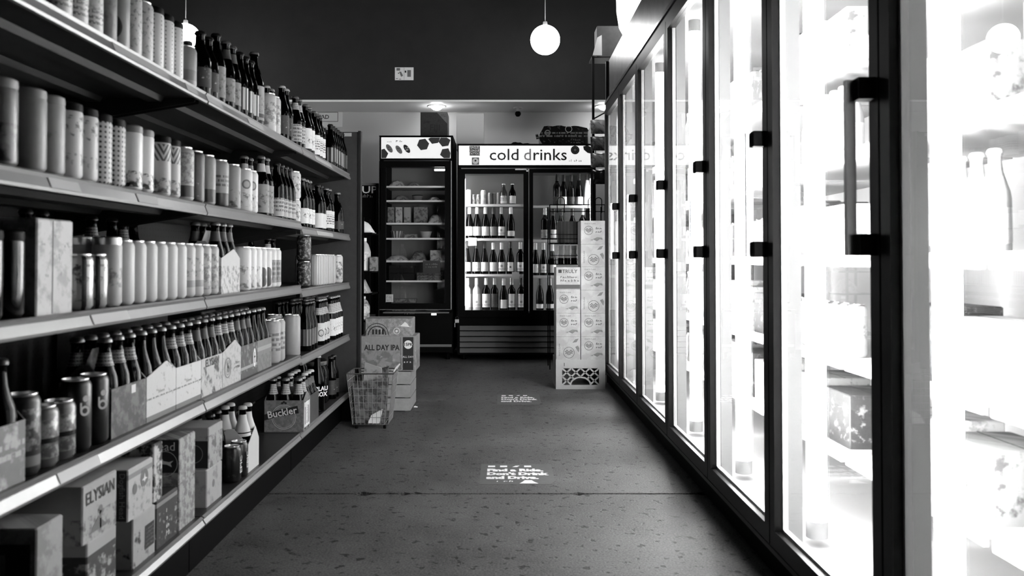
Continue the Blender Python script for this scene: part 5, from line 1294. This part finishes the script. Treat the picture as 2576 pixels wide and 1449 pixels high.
def seltzer(label, X0, X1, z0, z1, turned, tone):
    t = carton('seltzer_box', label, 'box', X0, X1, Ym, Ym+0.225, z0, z1-z0, B_w)
    u, v = (X1-X0)/0.18, (z1-z0)/0.166
    cx, cz = ((-0.03, 0.098) if not turned else (0.005, 0.05))
    r = 0.032 if not turned else 0.04
    f = (0, -t['dy'], 0)
    wv = [stroke([(cx+r*0.75*math.cos(a)*s_, cz+r*0.2*q+r*0.18*math.sin(3*a)) for a in [PI*k/8 for k in range(9)]], 0.004) for q, s_ in ((1.5, 0.6), (0.4, 0.95), (-1.0, 0.8))]
    decal(t, FY, f, ringp(cx, cz, r-0.003, r, 24) + sum(wv, []), tone)
    if not turned:
        text(t, 'WHITE CLAW', FY, (-0.02, -t['dy'], 0.146), 0.013, tone)
        scribble(t, FY, (0.045, -t['dy'], 0.1), 0.05, 0.05, 2, tone, slant=0.4)
        decal(t, FY, f, [[(0.0,0.035),(0.03,0.05),(0.065,0.046),(0.07,0.03),(0.05,0.035),(0.03,0.02)], [(-0.02,0.03),(0.0,0.035),(0.0,0.026)]], inkf, 'fruit_print')
    else:
        text(t, 'WHITE CLAW', FY, (-0.062, -t['dy'], 0.07), 0.014, tone, rot=PI/2)
        decal(t, FY, f, [[(0.05,0.09),(0.075,0.05),(0.08,0.08),(0.07,0.1)], [(0.03,0.12),(0.06,0.125),(0.075,0.15),(0.05,0.145)]], inkf, 'fruit_print')
    return t
inkp = plain('soft grey print', 0.08, 0.6); inkf = plain('faint fruit print', 0.18, 0.6, var=0.08, vs=60)
xm = (mx0+mx1)/2
rows_r = [904, 846, 787, 729, 671, 614, 555]
for k in range(6):
    lb_ = ('white seltzer box, lowest of the taller column', 'white seltzer box, second up in the taller column', 'white seltzer box, third up in the taller column, emblem sideways', 'white seltzer box, fourth up in the taller column', 'white seltzer box, fifth up in the taller column, emblem sideways', 'white seltzer box, topmost of the taller column')[k]
    seltzer(lb_, xm+0.002, mx1, sz(rows_r[k], Ym), sz(rows_r[k+1], Ym), k in (2, 4), inkp)
rows_l = [904, 846, 787, 728]
for k in range(3):
    lb_ = ('white seltzer box, lowest of the shorter column, emblem sideways', 'white seltzer box, second up in the shorter column', 'white seltzer box, third up in the shorter column, under the banded box')[k]
    seltzer(lb_, mx0+0.001, xm-0.001, sz(rows_l[k], Ym), sz(rows_l[k+1], Ym), k == 0, inkp)
t = carton('seltzer_box', 'white seltzer box with dark band at its foot on top of the shorter column', 'box', mx0+0.001, xm-0.001, Ym, Ym+0.225, sz(728, Ym), sz(672, Ym)-sz(728, Ym), B_w)
text(t, 'TRULY', FY, (0.012, -t['dy'], 0.128), 0.036, inkp, wide=1.0, bold=0.0006)
decal(t, FY, (0, -t['dy'], 0), [rect(-t['dx']+0.002, t['dx']-0.002, 0.004, 0.034)], plain('dark foot band', 0.08, 0.6), 'foot_band')
scribble(t, FY, (0.01, -t['dy'], 0.075), 0.13, 0.05, 2, inkp)
decal(t, FY, (-0.058, -t['dy'], 0.13), [rect(-0.012, 0.012, -0.012, 0.012)], M_ink, 'square_mark')

# ------------------------------------------------------------------ black wire display rack behind the seltzer boxes
Yr = 7.05
ax0, ax1 = sx(1383, Yr), sx(1522, Yr)
rk = thing('wire_display_rack', 'black wire display rack with looped header in front of the double fridge', 'rack', (0,0,0))
r_ = 0.005
rtop = sz(515, Yr)
for xx in (ax0, ax1):
    for yy in (Yr, Yr+0.28): MB().tube([(xx,yy,0),(xx,yy,rtop)], r_, 6).build('post', M_black, rk)
for py in (532, 515): MB().tube([(ax0,Yr,sz(py,Yr)),(ax1,Yr,sz(py,Yr))], 0.004, 6).build('cross_wire', M_black, rk)
for c0, c1 in ((1402, 1420), (1480, 1497), (1498, 1514)):
    a0, a1 = sx(c0, Yr), sx(c1, Yr); zb, zt_ = sz(535, Yr), sz(505, Yr); rr = (a1-a0)/2
    MB().tube([(a0,Yr,zb),(a0,Yr,zt_)] + [((a0+a1)/2-rr*math.cos(PI*k/8), Yr, zt_+rr*math.sin(PI*k/8)) for k in range(1,8)] + [(a1,Yr,zt_),(a1,Yr,zb)], 0.004, 6).build('header_loop', M_black, rk)
rkz = [sz(665, Yr), sz(612, Yr)]
for z in rkz:
    MB().tube([(ax0,Yr,z),(ax1,Yr,z),(ax1,Yr+0.28,z),(ax0,Yr+0.28,z)], 0.004, 6, True).build('shelf_ring', M_black, rk)
    for k in range(1, 10):
        MB().tube([(lerp(ax0,ax1,k/10),Yr,z),(lerp(ax0,ax1,k/10),Yr+0.28,z)], 0.002, 4).build('shelf_wire', M_black, rk)
    for dz in (0.05, 0.10): MB().tube([(ax0,Yr,z+dz*0.75),(ax1,Yr,z+dz*0.75)], 0.003, 6).build('guard_wire', M_black, rk)
for k, px in enumerate((1410, 1427, 1444, 1461)):
    t = thing('sauce_bottle', 'small dark bottle with bright white shoulder on the black wire rack', 'bottle', (sx(px, Yr+0.1), Yr+0.1, rkz[0]+0.004), 'dark bottles on the wire rack')
    MB().lathe([(0,0),(0.026,0),(0.026,0.05),(0,0.05)], 16).build('bottle_foot', M_brown, t, True)
    MB().lathe([(0.0265,0.05),(0.0265,0.08),(0.02,0.09),(0.02,0.12),(0.0225,0.122),(0.0225,0.155),(0,0.157)], 16).build('white_shoulder', plain('bright white band', 0.72, 0.4), t, True)
t = carton('dark_pack', 'dark shrink-wrapped pack on the upper shelf of the wire rack', 'pack', sx(1404, Yr+0.05), sx(1463, Yr+0.05), Yr+0.05, Yr+0.2, rkz[1]+0.004, sz(556, Yr)-rkz[1]-0.004, label_mat('dark ribbed pack', 0.05, 0.1, [('vert', 0.11, 0.03, 0.35)], 0.3, flat=True))

# tall clip-strip rack with hanging snack bags at the cooler's far end
Yq = 6.82
cr = thing('clip_strip_rack', 'tall thin rack with hanging snack bags beside the cooler end', 'rack', (sx(1493, Yq), Yq, 0))
pz = sz(140, Yq)
MB().box(-0.010, 0.010, -0.008, 0.008, 0.0, pz).build('pole', M_darkmetal, cr)
MB().box(-0.12, 0.16, -0.1, 0.1, 0.0, 0.012).build('foot_plate', M_darkmetal, cr)
MB().box(-0.012, 0.235, -0.006, 0.2, pz-0.012, pz).build('top_tray', M_darkmetal, cr)
MB().prism([(0,0),(0.235,0.13),(0.235,0.14),(0,0.012)], (0.0, 0.009, sz(300, Yq)), (1,0,0), (0,0,1), (0,1,0), 0.006).build('brace', M_darkmetal, cr)
for k, py in enumerate((320, 362, 404, 446)):
    z = sz(py, Yq); o = packet(('silver snack bag hanging at the top of the clip rack', 'grey snack bag hanging second on the clip rack', 'mottled snack bag hanging third on the clip rack', 'dark snack bag hanging lowest on the clip rack')[k], sx(1506, Yq), Yq-0.03, z, 0.11, 0.125, 0.04, (P2, P1, P2, plain('dark foil', 0.04, 0.25))[k], name='snack_bag', cat='bag', seed=20+k)
    o.rotation_euler = (PI/2-0.3, 0, 0)
    MB().tube([(0.0,-0.008,z+0.06),(sx(1506,Yq)-sx(1493,Yq),-0.03,z+0.055)], 0.003, 5).build('clip', M_steel, cr)
Yx = Yq
t = carton('stock_box', 'grey stock box on the tall rack beside the cooler fascia', 'box', sx(1503, Yx), sx(1572, Yx), Yx+0.0, Yx+0.19, pz, sz(62, Yx)-pz, plain('grey stock card', 0.13, 0.7, var=0.03))
t = thing('white_pouch', 'white pouch with grey foot wedged against the grey stock box', 'pouch', (sx(1497, Yx), Yx-0.02, pz))
MB().hexa([(-0.02,-0.02,0),(0.055,-0.02,0),(0.055,0.0,0),(-0.02,0.0,0),(0.02,-0.01,0.15),(0.055,-0.01,0.17),(0.055,0.0,0.17),(0.02,0.0,0.15)]).build('pouch_body', M_paper, t)

# ------------------------------------------------------------------ floor stickers
M_film = plain('grey floor film', 0.14, 0.5, var=0.03, spec=0.1)
M_txt = plain('white floor print', 0.72, 0.5)
def floor_sticker(pxc, y0, y1, wd, label, full):
    yc = (y0+y1)/2; X = sx(pxc, yc)
    t = thing('floor_sticker', label, 'sticker', (X, yc, 0.0))
    hw, hd = wd/2, (y1-y0)/2
    MB().prism([(-hw,-hd),(hw*0.86,-hd),(hw,-hd*0.7),(hw,hd),(-hw,hd)], (0,0,0.0003), (1,0,0), (0,1,0), (0,0,1), 0.0006).build('film', M_film, t)
    lines = ['Find a Ride.', "Don't Drink", 'and Drive.']
    hl = (y1-y0)/5.6
    for k, s_ in enumerate(lines):
        text(t, s_, FU, (-hw*0.82, hd-hl*(1.85+k*1.02), 0.0009), hl*0.98, M_txt, wide=0.95*wd/0.32*0.058/hl*0.98, bold=0.0038, align='LEFT', off=0.0004)
    polys = []
    for k in range(4):
        a = -hw*0.8 + k*hw*0.34; b = hd-hl*0.75
        polys += [rect(a, a+hw*0.2, b-hl*0.22, b+hl*0.24)] if k in (0, 1, 3) else [[(a, b-hl*0.2), (a+hw*0.14, b-hl*0.2), (a+hw*0.22, b+hl*0.24), (a+hw*0.1, b+hl*0.2)]]
    decal(t, FU, (0,0,0.0009), polys, M_txt, 'icon_row', off=0.0004)
    if full:
        decal(t, FU, (0,0,0.0009), [[(hw*0.05,-hd*0.92),(hw*0.55,-hd*0.92),(hw*0.45,-hd*0.78),(hw*0.38,-hd*0.62),(hw*0.2,-hd*0.62),(hw*0.13,-hd*0.78)]], M_txt, 'car_icon', off=0.0004)
        scribble(t, FU, (-hw*0.3, -hd*0.72, 0.0009), hw*0.5, hl*0.5, 1, M_txt, off=0.0004)
floor_sticker(1300, sz(0,1)*0+CAMH*F/(1216-HZ), CAMH*F/(1165-HZ), 0.315, 'worn grey floor sticker with white writing close to the floor joint', True)
floor_sticker(1305, CAMH*F/(1017-HZ), CAMH*F/(991-HZ), 0.285, 'worn floor sticker with white writing near the milk crate', False)
t = thing('paper_scrap', 'tiny white paper scrap on the floor beside the wooden crate', 'litter', (sx(1046, 5.27), 5.27, 0.0))
MB().hexa([(-0.01,-0.02,0),(0.012,-0.03,0),(0.016,-0.02,0),(-0.006,0.02,0),(-0.008,-0.018,0.004),(0.01,-0.026,0.006),(0.014,-0.018,0.004),(-0.005,0.016,0.003)]).build('scrap', M_paper, t)

# ------------------------------------------------------------------ stock inside the cooler
K_can = [label_mat('cooler can white', 0.75, 0.3, [('blot', 0.45, 40, 0.56, 0.03, 0.12)], 0.35),
         label_mat('cooler can grey', 0.42, 0.15, [('blot', 0.2, 40, 0.52, 0.03, 0.12)], 0.35),
         label_mat('cooler can striped', 0.6, 0.12, [('vert', 0.15, 0.05, 0.35)], 0.35)]
K_box = [label_mat('cooler box white', 0.72, 0.3, [('blot', 0.4, 20, 0.56, 0.02, 0.2)], 0.6, flat=True),
         label_mat('cooler box dark', 0.06, 0.3, [('blot', 0.25, 30, 0.58, 0.02, 0.2)], 0.6, flat=True),
         label_mat('cooler box grey', 0.35, 0.12, [('blot', 0.15, 26, 0.55, 0.02, 0.2)], 0.6, flat=True)]
tn = ('lowest', 'second', 'third', 'fourth', 'top')
rs = random.Random(21)
plan = {0: 'bBcB', 1: 'CbTB', 2: 'bTCc', 3: 'TBbC', 4: 'BCTb'}
for lv, z in enumerate([SHZ[0], SHZ[1], SHZ[2], SHZ[3], SHZ[4]]):
    for bi, (yb, ya) in enumerate(zip(MUL, MUL[1:])):
        if ya < 0.9 or bi < 0: continue
        dn = ('first', 'second', 'third', 'fourth', 'fifth', 'sixth', 'seventh')[min(bi, 6)]
        kind = plan[lv][bi % 4]
        y = ya + 0.05
        if kind in 'Bb':
            k = 0
            while y + 0.2 < yb - 0.03:
                wd = 0.2; hh = min(0.22, 0.16 + 0.02*(k % 3)); m = K_box[(k + lv + bi) % 3]
                tone = ('white', 'dark', 'grey')[(k + lv + bi) % 3]
                carton('drink_pack', '%s drink pack on the %s shelf, %s cooler door from the milk crate' % (tone, tn[lv], dn), 'drink pack', 1.03, 1.19, y, y+wd, z, hh, m)
                y += wd + 0.02; k += 1
        elif kind in 'Cc':
            r = 0.033
            while y + 2*r < yb - 0.03:
                can('%s can in a row on the %s shelf, %s cooler door from the milk crate' % ('white' if kind == 'C' else 'grey', tn[lv], dn), 'cans on the %s shelf, %s cooler door from the milk crate' % (tn[lv], dn), 1.03+r, y+r, z, K_can[0 if kind == 'C' else 1], 0.157, r, name='drink_can')
                y += 2*r + 0.006
        else:
            r = 0.0305
            while y + 2*r < yb - 0.03:
                bottle('pale-label bottle on the %s shelf, %s cooler door from the milk crate' % (tn[lv], dn), 'bottles on the %s shelf, %s cooler door from the milk crate' % (tn[lv], dn), 1.03+r, y+r, z, 'longneck', M_clear, plain('bright paper', 0.7, 0.5), None, M_white, name='drink_bottle')
                y += 2*r + 0.008
